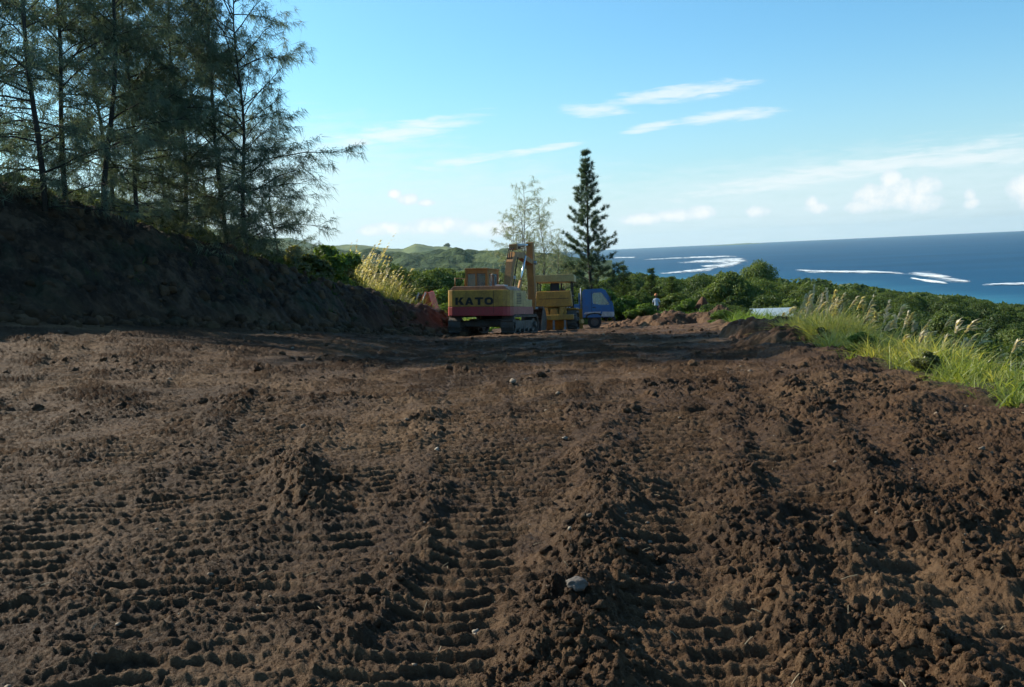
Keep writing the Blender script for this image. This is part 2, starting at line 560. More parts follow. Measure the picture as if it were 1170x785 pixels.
def seg_dist(X, Y, P):
    """distance to a polyline and arc length along it"""
    best = np.full(X.shape, 1e9); along = np.zeros(X.shape); L = 0.0
    for a, b in zip(P[:-1], P[1:]):
        d = b - a; l = float(np.hypot(*d)); d = d / l
        t = np.clip((X - a[0]) * d[0] + (Y - a[1]) * d[1], 0, l)
        q = np.hypot(X - a[0] - d[0] * t, Y - a[1] - d[1] * t)
        m = q < best
        best = np.where(m, q, best); along = np.where(m, L + t, along); L += l
    return best, along, L


def dirt_detail(X, Y):
    """returns added height and the loose/lumpy mask"""
    wx = X + 0.07 * fbm(X, Y, 0.5, 2, 3); wy = Y + 0.07 * fbm(X, Y, 0.5, 2, 4)
    right = sstep(2.0, 4.2, X - 0.05 * Y)
    rough = np.clip(0.20 + 0.75 * fbm(X, Y, 2.4, 3, 11) + 0.34 * right, 0.04, 1)
    # older crossings: strips of worn tread bars, each strip with its own phase
    sx = (X + 0.03 * Y + .12 * fbm(X, Y, .9, 2, 12)) / .52
    cell = np.floor(sx); fx = sx - cell
    ph = (Y + .10 * (X - cell * .52) * (_hash(cell, cell * 0, 3) - .5) + .03 * fbm(X, Y, .5, 2, 13)) / (.155 + .035 * _hash(cell, cell * 0, 8)) + 7 * _hash(cell, cell * 0, 1)
    fr0 = ph - np.floor(ph)
    strip = sstep(0, .08, fx) * (1 - sstep(.9, 1, fx))
    bg = np.where(fr0 < .26, np.abs(np.sin(fr0 / .26 * PI)) ** .6, 0) * strip * np.clip(.6 + 1.0 * fbm(X, Y, 1.3, 3, 14) - .6 * right, 0, 1)
    lane = np.zeros_like(X); bars = np.zeros_like(X)
    for P, hw, per, amp in LANES:
        lo = P.min(0) - 1; hi = P.max(0) + 1
        s = (X > lo[0]) & (X < hi[0]) & (Y > lo[1]) & (Y < hi[1])
        if not s.any(): continue
        d, a, L = seg_dist(wx[s], wy[s], P)
        k = (1 - sstep(hw * .8, hw * 1.12, d)) * np.clip(amp * (0.75 + 0.8 * fbm(X[s], Y[s], 0.7, 2, 41)), 0, 1) * (a > 0.05) * (a < L - 0.05)
        ph = a / per * 1.15 + 0.13 * fbm(X[s], Y[s], 0.35, 2, 43)
        fr = ph - np.floor(ph)
        bar = np.where(fr < .26, np.abs(np.sin(fr / .26 * PI)) ** .6, 0) - 0.3
        new = k > lane[s]
        lane[s] = np.where(new, k, lane[s]); bars[s] = np.where(new, bar * k, bars[s])
    berm = np.zeros_like(X)
    for P, h, w in BERMS:
        lo = P.min(0) - 1.5; hi = P.max(0) + 1.5
        s = (X > lo[0]) & (X < hi[0]) & (Y > lo[1]) & (Y < hi[1])
        if not s.any(): continue
        d, a, L = seg_dist(wx[s] + .1 * fbm(X[s], Y[s], .35, 3, 55), wy[s] + .1 * fbm(X[s], Y[s], .35, 3, 56), P)
        b = .42 * h * np.exp(-(d / w) ** 2 * 1.2) * np.clip(0.85 + 0.55 * fbm(X[s], Y[s], 0.5, 3, 57), .1, 1.6)
        berm[s] = np.maximum(berm[s], b)
    loose = np.clip(rough * (1 - 0.85 * lane) + berm * 8, 0, 1.3)
    near = 1 - sstep(45, 85, Y)
    z = berm - 0.025 * lane + bars * 0.046 + bg * .038 * (1 + .7 * sstep(7, 14, Y)) * (1 - lane) * (1 - np.clip(berm * 10, 0, 1))
    z += fbm(X, Y, 1.6, 3, 61) * 0.03 + fbm(X, Y, 0.45, 4, 62) * 0.018 * (0.3 + loose)
    qx = X + .05 * fbm(X, Y, .09, 2, 5); qy = Y + .05 * fbm(X, Y, .09, 2, 6)
    z += (worley(qx, qy, 0.23, 71) * 0.024 * np.clip(loose - .5, 0, 1) + worley(qx, qy, 0.115, 72) * 0.036 * np.clip(loose - .2, 0, 1)
          + worley(qx, qy, 0.055, 73) * 0.026 * np.clip(loose, .12, 1))
    r1 = 1 - np.clip(np.abs(fbm(X, Y, .13, 3, 74, .6)) * 1.6, 0, 1); r2 = 1 - np.clip(np.abs(fbm(X, Y, .052, 2, 78)) * 1.6, 0, 1)
    z += (r1 * r1 - .4) * .026 * (.15 + loose) + (r2 * r2 - .4) * .014 * (.4 + loose) + fbm(X, Y, .05, 3, 76) * .013
    # shallow pocks and torn edges
    z -= np.clip(fbm(X, Y, 0.25, 3, 75) - 0.25, 0, 1) * 0.07 * loose
    return z * near, loose, lane, bars


def build_ground():
    rings = np.exp(np.linspace(math.log(3.6), math.log(95.0), 1750))
    angs = np.linspace(R(-44), R(44), 1200)
    rr, aa = np.meshgrid(rings, angs, indexing='ij')
    X = rr * np.sin(aa); Y = rr * np.cos(aa) - 1.6
    X = X.ravel(); Y = Y.ravel()
    base = terrain(X, Y)
    hb, on, H, n = bank(X, Y)
    det, loose, lane, bars = dirt_detail(X, Y)
    e = np.interp(Y, EY, EX)
    bench = 1 - sstep(-0.2, 0.8, X - e + 0.5 * fbm(X, Y, 1.5, 3, 90))
    up = np.clip(hb / 0.7, 0, 1)
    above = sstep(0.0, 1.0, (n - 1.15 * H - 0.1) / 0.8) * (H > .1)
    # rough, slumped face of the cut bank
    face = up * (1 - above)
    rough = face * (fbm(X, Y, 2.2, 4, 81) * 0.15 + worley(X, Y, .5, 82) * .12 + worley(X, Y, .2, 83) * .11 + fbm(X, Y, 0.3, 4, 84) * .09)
    lip = np.exp(-((X - e + .5) / .7) ** 2) * np.clip(.03 + .2 * fbm(X, Y, 1.1, 3, 91), 0, .3) * (Y > 6)
    Z = base + det * bench * (1 - face * .6) + rough + lip
    slope = 1 - bench
    far = sstep(60, 80, Y)
    Z = Z - 0.0 * far
    dry = np.clip(lane * 0.55 * np.clip(bars * 3 + .5, 0, 1) + np.clip(fbm(X, Y, 3.0, 4, 95) - .12, 0, 1) * .9 + .25 * (fbm(X, Y, .3, 3, 96) > .35) + .35 * np.clip(fbm(X, Y, 1.2, 4, 98) + .1, 0, 1) * sstep(2.5, 4.5, X - .05 * Y), 0, 1)  # last term puts the brightness of sunlit earth into the right-edge colour
    red = np.clip(sstep(-6.5, -3.0, X) * (1 - sstep(-1.5, 1.5, X)) * sstep(33, 38, Y) * (1 - sstep(44, 60, Y)) * np.clip(hb * 2, 0, 1), 0, 1) * .9
    red = np.maximum(red, 0.25 * np.clip(fbm(X, Y, 6, 3, 97) + .1, 0, 1) * sstep(30, 45, Y))
    green = np.clip(np.maximum(slope, above * (0.9 - 0.2 * vnoise(X, Y, 5))), 0, 1)
    green = np.maximum(green, sstep(62, 72, Y) * (np.abs(X - 7) > 5 + vnoise(X * .3, Y * .3, 8) * 3))
    ni, nj = len(rings), len(angs)
    idx = np.arange(ni * nj).reshape(ni, nj)
    q = np.stack((idx[:-1, :-1], idx[:-1, 1:], idx[1:, 1:], idx[1:, :-1]), -1).reshape(-1, 4)[:, ::-1]
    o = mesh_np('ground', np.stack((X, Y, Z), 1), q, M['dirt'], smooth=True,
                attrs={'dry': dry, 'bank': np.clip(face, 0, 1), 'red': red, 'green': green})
    tag(o, 'churned dark brown bulldozed earth with crawler tread marks and a cut bank', None, None, 'structure')
    return o


build_ground()


def scatter_clods():
    """Loose clods and crumbs lying on the churned earth, and pale stones: nobody could count them."""
    protos = []
    for k in range(7):
        bm = bmesh.new(); bmesh.ops.create_icosphere(bm, subdivisions=2 if k < 4 else 1, radius=1)
        bm.verts.index_update()
        v = np.array([q.co[:] for q in bm.verts]); f = np.array([[q.index for q in p.verts] for p in bm.faces])
        nn = (vnoise(v[:, 0] * 1.3 + 9 * k, v[:, 1] * 1.3 + v[:, 2] * .9, k) * .55 + vnoise(v[:, 0] * 3 + v[:, 2] * 2.1, v[:, 1] * 3 - 4 * k, k + 3) * .28)
        v = v * (1 + nn * 1.2)[:, None] * np.array((1, 1, .85)); bm.free(); protos.append((v, f))
    def make(n, dist, size, name, mats, pale=False, big=True):
        Vs = []; Fs = []; b = 0
        y = np.exp(RNG.uniform(math.log(dist[0]), math.log(dist[1]), n * 3)); a = RNG.uniform(-.62, .62, n * 3)
        x = y * np.tan(a)
        _, loose, lane, _ = dirt_detail(x, y)
        e = np.interp(y, EY, EX); hb, on, H, nn = bank(x, y)
        p = np.clip(loose - .15, .03, 1) ** 1.6 if not pale else (.18 + .78 * sstep(2.2, 4.2, x - .05 * y))
        ok = (RNG.random(len(x)) < p) & (x < e + .2) & ((hb < .3) | (RNG.random(len(x)) < .25))
        x = x[ok][:n]; y = y[ok][:n]
        det, _, _, _ = dirt_detail(x, y)
        z = terrain(x, y) + det
        s = size[0] * (size[1] / size[0]) ** (RNG.random(len(x)) ** 2.8) * np.clip(y / 8, .8, 1.8)
        for i in range(len(x)):
            v, f = protos[RNG.integers(0, 4) if s[i] > .012 else RNG.integers(4, 7)]
            c, sn = math.cos(i * 1.7), math.sin(i * 1.7)
            st = 1 + .25 * RNG.random()
            w = np.stack(((v[:, 0] * c - v[:, 1] * sn) * st, v[:, 0] * sn + v[:, 1] * c, v[:, 2]), 1) * s[i]
            Vs.append(w + np.array((x[i], y[i], z[i] + s[i] * .15))); Fs.append(f + b); b += len(v)
        V = np.concatenate(Vs)
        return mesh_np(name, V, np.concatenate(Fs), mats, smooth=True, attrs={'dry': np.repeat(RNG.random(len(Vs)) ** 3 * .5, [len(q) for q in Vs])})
    o = make(26000, (2.6, 40), (.006, .04), 'dirt_clods', M['dirt'])
    tag(o, 'loose dark clods of soil scattered over the bulldozed ground', None, None, 'stuff')
    m, nt, out = new_mat('pale stone')
    principled(nt, out, ramp(nt, noise_(nt, 1.5, 5), [(.35, (.13, .09, .06)), (.6, (.22, .17, .12)), (.75, (.33, .28, .22))]), .8)
    M['stone'] = m
    o = make(1100, (3, 45), (.005, .022), 'stone_chips', m, pale=True)
    tag(o, 'small pale stone chips lying in the dark soil', None, None, 'stuff')
    # bits of straw and twig
    P = []
    n = 120
    y = np.exp(RNG.uniform(math.log(3), math.log(22), n)); x = y * np.tan(RNG.uniform(-.6, .6, n))
    det, _, _, _ = dirt_detail(x, y); z = terrain(x, y) + det + .012
    mb = MB()
    for i in range(n):
        if x[i] > np.interp(y[i], EY, EX): continue
        a = RNG.uniform(0, PI); l = RNG.uniform(.015, .05); r = RNG.uniform(.0012, .0026)
        d = Vector((math.cos(a) * l, math.sin(a) * l, RNG.uniform(-.006, .02)))
        p = Vector((x[i], y[i], z[i])); mb.tube([p - d, p + d * .1 + Vector((0, 0, .004)), p + d], r, 4)
    o = mb.build('straw_litter', plain('straw', (.36, .28, .17), .8))
    tag(o, 'bits of pale straw and twig lying on the dark soil', None, None, 'stuff')


scatter_clods()


def bank_debris():
    rg = np.random.default_rng(77)
    bm = bmesh.new(); bmesh.ops.create_icosphere(bm, subdivisions=2, radius=1); bm.verts.index_update()
    v = np.array([q.co[:] for q in bm.verts]); f = np.array([[q.index for q in p.verts] for p in bm.faces]); bm.free()
    Vs = []; Fs = []; k = 0
    for i in range(2600):
        t = rg.uniform(-.5, 1.08); H = float(np.interp(t, CT, CH))
        n = -abs(rg.normal()) * .55 + .25 if rg.random() < .55 else rg.uniform(.1, 1.1) * 1.15 * H
        p = FA + FT * FL * t + FN * n
        s = .025 * (9 ** (rg.random() ** 2.2))
        w = v * (1 + .5 * vnoise(v[:, 0] * 1.4 + i, v[:, 1] * 1.4 + v[:, 2], i % 50))[:, None] * s * rg.uniform(.7, 1.3, 3)
        Vs.append(w + np.array((p[0], p[1], gz(p[0], p[1]) + s * .1 + .02))); Fs.append(f + k); k += len(v)
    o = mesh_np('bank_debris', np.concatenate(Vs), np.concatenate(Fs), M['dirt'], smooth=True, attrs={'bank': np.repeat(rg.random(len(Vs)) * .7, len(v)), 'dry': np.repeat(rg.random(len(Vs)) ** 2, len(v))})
    tag(o, 'fallen lumps of earth and stone on and below the cut bank', None, None, 'stuff')


bank_debris()


def rock(name, label, loc, size, mat, seed, group=None):
    bm = bmesh.new(); bmesh.ops.create_icosphere(bm, subdivisions=4, radius=1)
    for v in bm.verts:
        c = v.co
        k = float(vnoise(np.array([c.x * 1.1 + seed]), np.array([c.y * 1.1 + c.z * .8]), seed)[0]) * .35 + float(vnoise(np.array([c.x * 3 + seed]), np.array([c.y * 3 + c.z * 2.3]), seed + 2)[0]) * .14 \
            + float(vnoise(np.array([c.x * 9 + c.z * 4]), np.array([c.y * 9 + c.z * 6.3]), seed + 4)[0]) * .05
        v.co = c * (1 + k)
    me = bpy.data.meshes.new(name)
    bm.to_mesh(me); bm.free(); me.materials.append(mat)
    for nm, val in (('dry', .2),):
        a = me.attributes.new(nm, 'FLOAT', 'POINT'); a.data.foreach_set('value', [val] * len(me.vertices))
    me.polygons.foreach_set('use_smooth', [True] * len(me.polygons))
    o = link(bpy.data.objects.new(name, me)); o.location = loc; o.scale = size
    return o


gp = ground_hit(661, 712)
rz = gz(*gp) + float(dirt_detail(np.array([gp[0]]), np.array([gp[1]]))[0][0])
o = rock('stone', '', (gp[0], gp[1], rz + .02), (.05, .04, .03), plain('grey stone', (.12, .10, .085), .8), 5)
tag(o, 'pale grey stone half sunk in the middle windrow of loose soil', 'stone')

# heaps of earth ahead, beyond the machines and along the edge of the bench
def heap(name, label, cx, cy, rx, ry, h, rot, seed, group=None, red=.0, dry=.25):
    n = 90
    u, v = np.meshgrid(np.linspace(-1.15, 1.15, n), np.linspace(-1.15, 1.15, n), indexing='ij')
    u = u.ravel(); v = v.ravel()
    X = cx + (u * rx) * math.cos(rot) - (v * ry) * math.sin(rot); Y = cy + (u * rx) * math.sin(rot) + (v * ry) * math.cos(rot)
    r = np.hypot(u, v) + .22 * vnoise(u * 2.1 + seed, v * 2.1, seed)
    prof = np.clip(1 - np.clip(r, 0, 1) ** 1.7, 0, None)
    Z = h * prof * (1 + .35 * fbm(X, Y, 1.0, 3, seed)) + worley(X + .06 * fbm(X, Y, .12, 2, 1), Y, .3, seed) * .11 * sstep(0, .15, prof) + worley(X, Y, .14, seed + 1) * .07 * sstep(0, .15, prof) + fbm(X, Y, .25, 4, seed + 2) * .05
    Z = Z + terrain(X, Y) - .12 - .3 * (prof <= 0)
    idx = np.arange(n * n).reshape(n, n)
    q = np.stack((idx[:-1, :-1], idx[1:, :-1], idx[1:, 1:], idx[:-1, 1:]), -1).reshape(-1, 4)
    keep = (prof[q] > 0).any(1)
    V = np.stack((X - cx, Y - cy, Z), 1)
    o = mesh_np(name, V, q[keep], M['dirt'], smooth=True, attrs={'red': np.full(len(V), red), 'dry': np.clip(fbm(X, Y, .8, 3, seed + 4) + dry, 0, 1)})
    o.location = (cx, cy, 0)
    return tag(o, label, 'dirt mound', group)


HG = 'mounds of dug earth by the track'
heap('dirt_mound', 'long low mound of brown earth right of the blue truck, in front of the person', 7.9, 50, 2.3, 1.5, .72, .1, 3, HG, .12, .45)
heap('dirt_mound', 'low spill of pale brown earth just right of the blue truck', 6.2, 53, 1.6, 1.2, .4, .0, 8, HG, .15, .5)
heap('dirt_mound', 'dark round mound of earth beside the green bush at the bench edge', 10.1, 49.5, 1.5, 1.3, .75, .4, 13, HG, .05, .1)
heap('dirt_mound', 'crumbly mound of brown earth at the near end of the tall grass', 6.55, 26.3, 1.25, 1.4, .6, .5, 21, HG, .12, .3)
heap('dirt_mound', 'small stony pile of earth at the foot of the tall grass', 6.05, 22.0, 1.2, .9, .4, .2, 29, HG, .1, .45)
heap('dirt_mound', 'distant bare brown mound in front of the dark trees', 13.6, 70, 1.5, 1.3, 1.05, .0, 35, HG, .35, .5)

# ------------------------------------------------------------------ the land beyond, hills, sea
def land_mat():
    m, nt, out = new_mat('wooded land')
    v = nt.nodes.new('ShaderNodeTexCoord').outputs['Object']
    c = ramp(nt, noise_(nt, .012, 6, vec=v, rough=.65), [(.35, (.022, .042, .014)), (.5, (.04, .07, .02)), (.64, (.085, .115, .035))])
    c = mixc(nt, ramp(nt, noise_(nt, .12, 6, vec=v, rough=.7), [(.4, (0, 0, 0)), (.65, (.8,) * 3)]), c, (.02, .036, .013))
    principled(nt, out, c, .9, 0, .1, bump_(nt, noise_(nt, .25, 5, vec=v), .8, 1.5))
    return m


M['land'] = land_mat()


def build_land():
    r = np.exp(np.linspace(math.log(58), math.log(4500), 330)); a = np.linspace(R(-46), R(46), 340)
    rr, aa = np.meshgrid(r, a, indexing='ij')
    X = (rr * np.sin(aa)).ravel(); Y = (rr * np.cos(aa)).ravel()
    Z = terrain(X, Y) - .6 * (1 - sstep(80, 96, np.hypot(X, Y + 1.6))) + fbm(X, Y, 25, 3, 5) * .8 * sstep(100, 250, rr.ravel())
    idx = np.arange(len(r) * len(a)).reshape(len(r), len(a))
    q = np.stack((idx[:-1, :-1], idx[:-1, 1:], idx[1:, 1:], idx[1:, :-1]), -1).reshape(-1, 4)[:, ::-1]
    o = mesh_np('terrain', np.stack((X, Y, Z), 1), q, M['land'], smooth=True)
    tag(o, 'green wooded land falling away from the bench to the coast', None, None, 'structure')


build_land()


def hill_mat(name, a, b, c_, sc):
    m, nt, out = new_mat(name)
    v = nt.nodes.new('ShaderNodeTexCoord').outputs['Object']
    c = ramp(nt, noise_(nt, sc, 6, vec=v, rough=.62), [(.36, a), (.5, b), (.64, c_)])
    principled(nt, out, c, .9, 0, .1, bump_(nt, noise_(nt, sc * 8, 5, vec=v), .9, 6))
    return m


def ridge(name, label, sky, depth, width, base, mat, seed, rough, n=420, lump=0.0):
    """A hill range: its skyline given as (pixel, pixel) marks at a distance, with a real cross section."""
    sx = [s[0] for s in sky]; sy = [s[1] for s in sky]
    px = np.linspace(sx[0], sx[-1], n)
    tops = np.array([at(p, np.interp(p, sx, sy), depth) for p in px])
    w = np.linspace(-1, 1, 64)
    X = np.zeros((n, 64)); Y = np.zeros((n, 64)); Z = np.zeros((n, 64))
    for j, k in enumerate(w):
        dep = depth + k * width
        X[:, j] = tops[:, 0] * dep / depth if abs(k) < 2 else 0; Y[:, j] = dep
        prof = math.cos(k * PI / 2) ** 1.2 if abs(k) < 1 else 0
        Z[:, j] = base + (tops[:, 2] - base) * prof
    nz = fbm(X, Y, rough * 5, 5, seed) * rough * .35
    if lump: nz = nz + worley(X, Y, lump, seed + 3) * lump * .55
    k2 = np.abs(w)[None, :]
    Z = Z + nz * (0.35 + .9 * np.minimum(1, k2 * 3)) * (k2 < .98)
    idx = np.arange(n * 64).reshape(n, 64)
    q = np.stack((idx[:-1, :-1], idx[1:, :-1], idx[1:, 1:], idx[:-1, 1:]), -1).reshape(-1, 4)
    o = mesh_np(name, np.stack((X.ravel(), Y.ravel(), Z.ravel()), 1), q, mat, smooth=True)
    return tag(o, label, None, None, 'structure')


HM = hill_mat('grassy hills', (.05, .085, .03), (.10, .13, .045), (.15, .165, .06), .004)
WM = hill_mat('wooded hills', (.02, .04, .016), (.04, .065, .022), (.075, .10, .035), .02)
ridge('hills', 'far grassy hills on the skyline beyond the valley', [(-300, 262), (60, 262), (240, 262), (300, 272), (331, 273), (360, 281), (390, 281), (407, 279.5), (433, 283.5), (460, 285.5), (468, 282), (475, 280), (485, 281), (496, 282.5), (504, 282.5), (511, 281.5), (524, 285.5), (540, 287), (556, 287.5), (600, 293), (660, 301)], 3400, 1500, -60, HM, 9, 22)
ridge('hills', 'nearer wooded rise across the valley', [(-200, 296), (100, 294), (330, 293), (420, 291), (470, 294), (520, 291), (560, 292), (590, 290), (620, 295), (660, 301), (700, 309)], 1300, 600, -55, WM, 17, 9, lump=22)
ridge('island', 'faint low island on the sea horizon', [(800, 281.5), (822, 280.0), (842, 278.3), (855, 277.6), (868, 278.0), (890, 278)], 14000, 500, -85, HM, 23, 3, n=60)


def sea_mat():
    m, nt, out = new_mat('sea')
    v = nt.nodes.new('ShaderNodeTexCoord').outputs['Object']
    sp = nt.nodes.new('ShaderNodeSeparateXYZ'); nt.links.new(v, sp.inputs[0])
    # distance from the coast line: the shallow lagoon is turquoise
    u = math_(nt, 'ADD', sp.outputs[0], math_(nt, 'MULTIPLY_ADD', sp.outputs[1], .14, -626))
    u = math_(nt, 'ADD', u, math_(nt, 'MULTIPLY_ADD', noise_(nt, .006, 4, vec=v), 260, -130))
    mp = nt.nodes.new('ShaderNodeMapping'); mp.inputs['Scale'].default_value = (.0012, .004, 1); nt.links.new(v, mp.inputs[0])
    deep = ramp(nt, noise_(nt, 1, 5, vec=mp.outputs[0]), [(.35, (.004, .052, .115)), (.65, (.009, .072, .15))])
    shal = ramp(nt, math_(nt, 'DIVIDE', u, 420, clamp=True), [(0, (.03, .165, .22)), (.22, (.022, .12, .20)), (.5, (.009, .075, .15)), (1, (.006, .065, .14))])
    fac = ramp(nt, math_(nt, 'DIVIDE', u, 700, clamp=True), [(.4, (0, 0, 0)), (1, (1, 1, 1))])
    c = mixc(nt, fac, shal, deep)
    mp2 = nt.nodes.new('ShaderNodeMapping'); mp2.inputs['Scale'].default_value = (.02, .05, 1); nt.links.new(v, mp2.inputs[0])
    b = bump_(nt, noise_(nt, 1, 6, vec=mp2.outputs[0], rough=.65), .6, 3)
    principled(nt, out, c, .7, 0, .06, b)
    return m


M['sea'] = sea_mat()
SEA = -80.0
bm_ = MB()
ringN = 96
vs = [(0, 200, SEA)] + [(16500 * math.sin(2 * PI * k / ringN), 200 + 16500 * math.cos(2 * PI * k / ringN), SEA) for k in range(ringN)]
bm_.add(vs, [(0, 1 + (k + 1) % ringN, 1 + k) for k in range(ringN)])
tag(bm_.build('sea', M['sea']), 'deep blue sea reaching the horizon, turquoise near the shore', None, None, 'structure')

# white water on the reef: ribbons on the sea, torn along their edges
def surf():
    m, nt, out = new_mat('surf foam')
    p = principled(nt, out, ramp(nt, noise_(nt, .02, 5), [(.3, (.5, .58, .64)), (.55, (.74, .78, .80))]), .8, 0, .1)
    mpf = nt.nodes.new('ShaderNodeMapping'); mpf.inputs['Scale'].default_value = (.05, .010, 1)
    nt.links.new(nt.nodes.new('ShaderNodeTexCoord').outputs['Object'], mpf.inputs[0])
    al = math_(nt, 'SUBTRACT', math_(nt, 'MULTIPLY', attr_(nt, 'body'), .95), math_(nt, 'MULTIPLY_ADD', noise_(nt, 1, 6, vec=mpf.outputs[0], rough=.7), 3.2, -1.45), clamp=True)
    nt.links.new(al, p.inputs['Alpha'])
    STREAKS = [
        [(700, 294.2, 295.4), (715, 293.6, 295.3), (728, 293.8, 295.0)],
        [(735, 296.5, 297.2), (765, 294.8, 296.2), (800, 293.2, 295.0), (846, 292.0, 293.6)],
        [(772, 299.5, 300.5), (790, 298.4, 301.0), (812, 296.2, 301.5), (830, 295.0, 302.5), (846, 294.8, 301.5), (855, 296.0, 299.0)],
        [(800, 304.0, 305.5), (815, 302.8, 306.5), (832, 300.5, 305.5), (848, 298.5, 303.0)],
        [(748, 312.5, 313.8), (770, 310.5, 313.2), (790, 308.0, 311.6), (810, 306.0, 309.5), (825, 304.5, 307.0)],
        [(905, 308.4, 310.2), (930, 309.2, 311.6), (970, 310.0, 312.4), (1005, 310.6, 313.0), (1042, 311.0, 313.6)],
        [(1036, 310.4, 313.2), (1050, 310.6, 318.0), (1064, 311.6, 320.0), (1080, 314.6, 322.4), (1096, 318.0, 323.4), (1114, 320.6, 322.2)],
        [(1118, 325.4, 326.8), (1140, 324.4, 327.2), (1160, 323.6, 326.8), (1215, 322.0, 325.0)],
        [(1040, 318.5, 319.3), (1058, 321.0, 322.2), (1076, 323.2, 324.6), (1084, 324.6, 325.0)],
    ]
    V = []; Q = []; BD = []
    for k, S in enumerate(STREAKS):
        nx, ny = 300, 64
        px = np.linspace(S[0][0], S[-1][0], nx)
        t = np.interp(px, [s[0] for s in S], [s[1] for s in S]); b = np.interp(px, [s[0] for s in S], [s[2] for s in S])
        far = np.array([on_plane(p, q, SEA) for p, q in zip(px, t)]); near = np.array([on_plane(p, q, SEA) for p, q in zip(px, b)])
        w = np.linspace(-.12, 1.12, ny)
        P = far[:, None, :] * (1 - w)[None, :, None] + near[:, None, :] * w[None, :, None]
        X, Y = P[..., 0], P[..., 1]
        ragged = fbm(X, Y * .16, 75, 5, 200 + k, .62) * 1.5 - .12
        edge = np.minimum(w[None, :] + .12, 1.12 - w[None, :]) * 2.2
        endf = np.minimum(np.linspace(0, 1, nx), np.linspace(1, 0, nx))[:, None] * 7
        body = np.minimum(edge, endf) - .12 + ragged * .34; keep = body > 0; BD.append(np.clip(body, 0, 1).reshape(-1))
        P[..., 2] = SEA + .5 + np.clip(edge, 0, 1) * (1.6 + ragged)
        idx = np.arange(nx * ny).reshape(nx, ny) + sum(len(v) for v in V)
        q = np.stack((idx[:-1, :-1], idx[1:, :-1], idx[1:, 1:], idx[:-1, 1:]), -1)
        kk = keep[:-1, :-1]
        Q.append(q[kk].reshape(-1, 4)); V.append(P.reshape(-1, 3))
    o = mesh_np('surf', np.concatenate(V), np.concatenate(Q), m, smooth=True, attrs={'body': np.concatenate(BD)})
    tag(o, 'white surf breaking in long lines on the reef', None, None, 'stuff')


surf()

# ------------------------------------------------------------------ machines
def seat_on(root, x, y, heading, pitch=0.0, roll=0.0, dz=0.0):
    root.location = (x, y, gz(x, y) + dz)
    root.rotation_mode = 'XYZ'
    root.rotation_euler = (pitch, roll, heading)


def crawler(name, root, x0, x1, y0, y1, r, zc, mat, shoes=34):
    """One track: belt with shoes, idler and sprocket, rollers, frame."""
    mb = MB()
    L = (y1 - y0) - 2 * r; per = 2 * L + 2 * PI * r
    def P(s, rad):
        s = s % per
        if s < L: return (y0 + r + s, zc - rad)
        s -= L
        if s < PI * r:
            a = -PI / 2 + s / r; return (y1 - r + rad * math.cos(a), zc + rad * math.sin(a))
        s -= PI * r
        if s < L: return (y1 - r - s, zc + rad)
        s -= L; a = PI / 2 + s / r
        return (y0 + r + rad * math.cos(a), zc + rad * math.sin(a))
    n = shoes * 3
    loop = [P(per * k / n, r - .03) for k in range(n)]; inn = [P(per * k / n, r - .075) for k in range(n)]
    mb.frame(loop, inn, x0 + .02, x1 - .02, 'x')
    for k in range(shoes):
        s = per * k / shoes; d = per / shoes * .44
        a, b = P(s - d, r - .03), P(s + d, r - .03); c, e = P(s + d, r + .005), P(s - d, r + .005)
        g1, g2 = P(s - d, r + .05), P(s - d * .55, r + .05); g3 = P(s - d * .4, r + .005)
        mb.prism([a, b, c, g3, g2, g1], x0, x1, 'x')
    t = mb.build(name, mat, root)
    xm = (x0 + x1) / 2; w = (x1 - x0) * .28
    for nm, yy, teeth in (('idler', y1 - r, 0), ('sprocket', y0 + r, 12)):
        m2 = MB(); rr = r - .1
        m2.prism([(yy + rr * math.cos(2 * PI * k / 28) * (1 + (.06 if teeth and k % 2 else 0)), zc + rr * math.sin(2 * PI * k / 28) * (1 + (.06 if teeth and k % 2 else 0))) for k in range(28)], xm - w, xm + w, 'x')
        m2.prism([(yy + rr * .4 * math.cos(2 * PI * k / 16), zc + rr * .4 * math.sin(2 * PI * k / 16)) for k in range(16)], x0 - .01, x1 + .01, 'x')
        m2.build(nm, M['steel'], t)
    m3 = MB(); m3.box(xm - w, xm + w, y0 + r * 1.4, y1 - r * 1.4, zc - r * .45, zc + r * .45, .03)
    for k in range(5):
        yy = y0 + r * 1.5 + (y1 - y0 - 3 * r) * k / 4
        m3.prism([(yy + .11 * math.cos(2 * PI * q / 14), zc - r + .2 + .11 * math.sin(2 * PI * q / 14)) for q in range(14)], xm - w * 1.2, xm + w * 1.2, 'x')
    m3.build('track_frame', M['steel'], t)
    return t


def rod(name, root, a, b, r0, r1, mat, split=.55):
    """hydraulic cylinder: barrel then bright rod"""
    a, b = Vector(a), Vector(b); m_ = a.lerp(b, split)
    mb = MB(); mb.tube([a, m_], r0, 12); o = mb.build(name, mat, root, True)
    mb = MB(); mb.tube([m_, b], r1, 10); mb.build('piston_rod', M['chrome'], o, True)
    return o


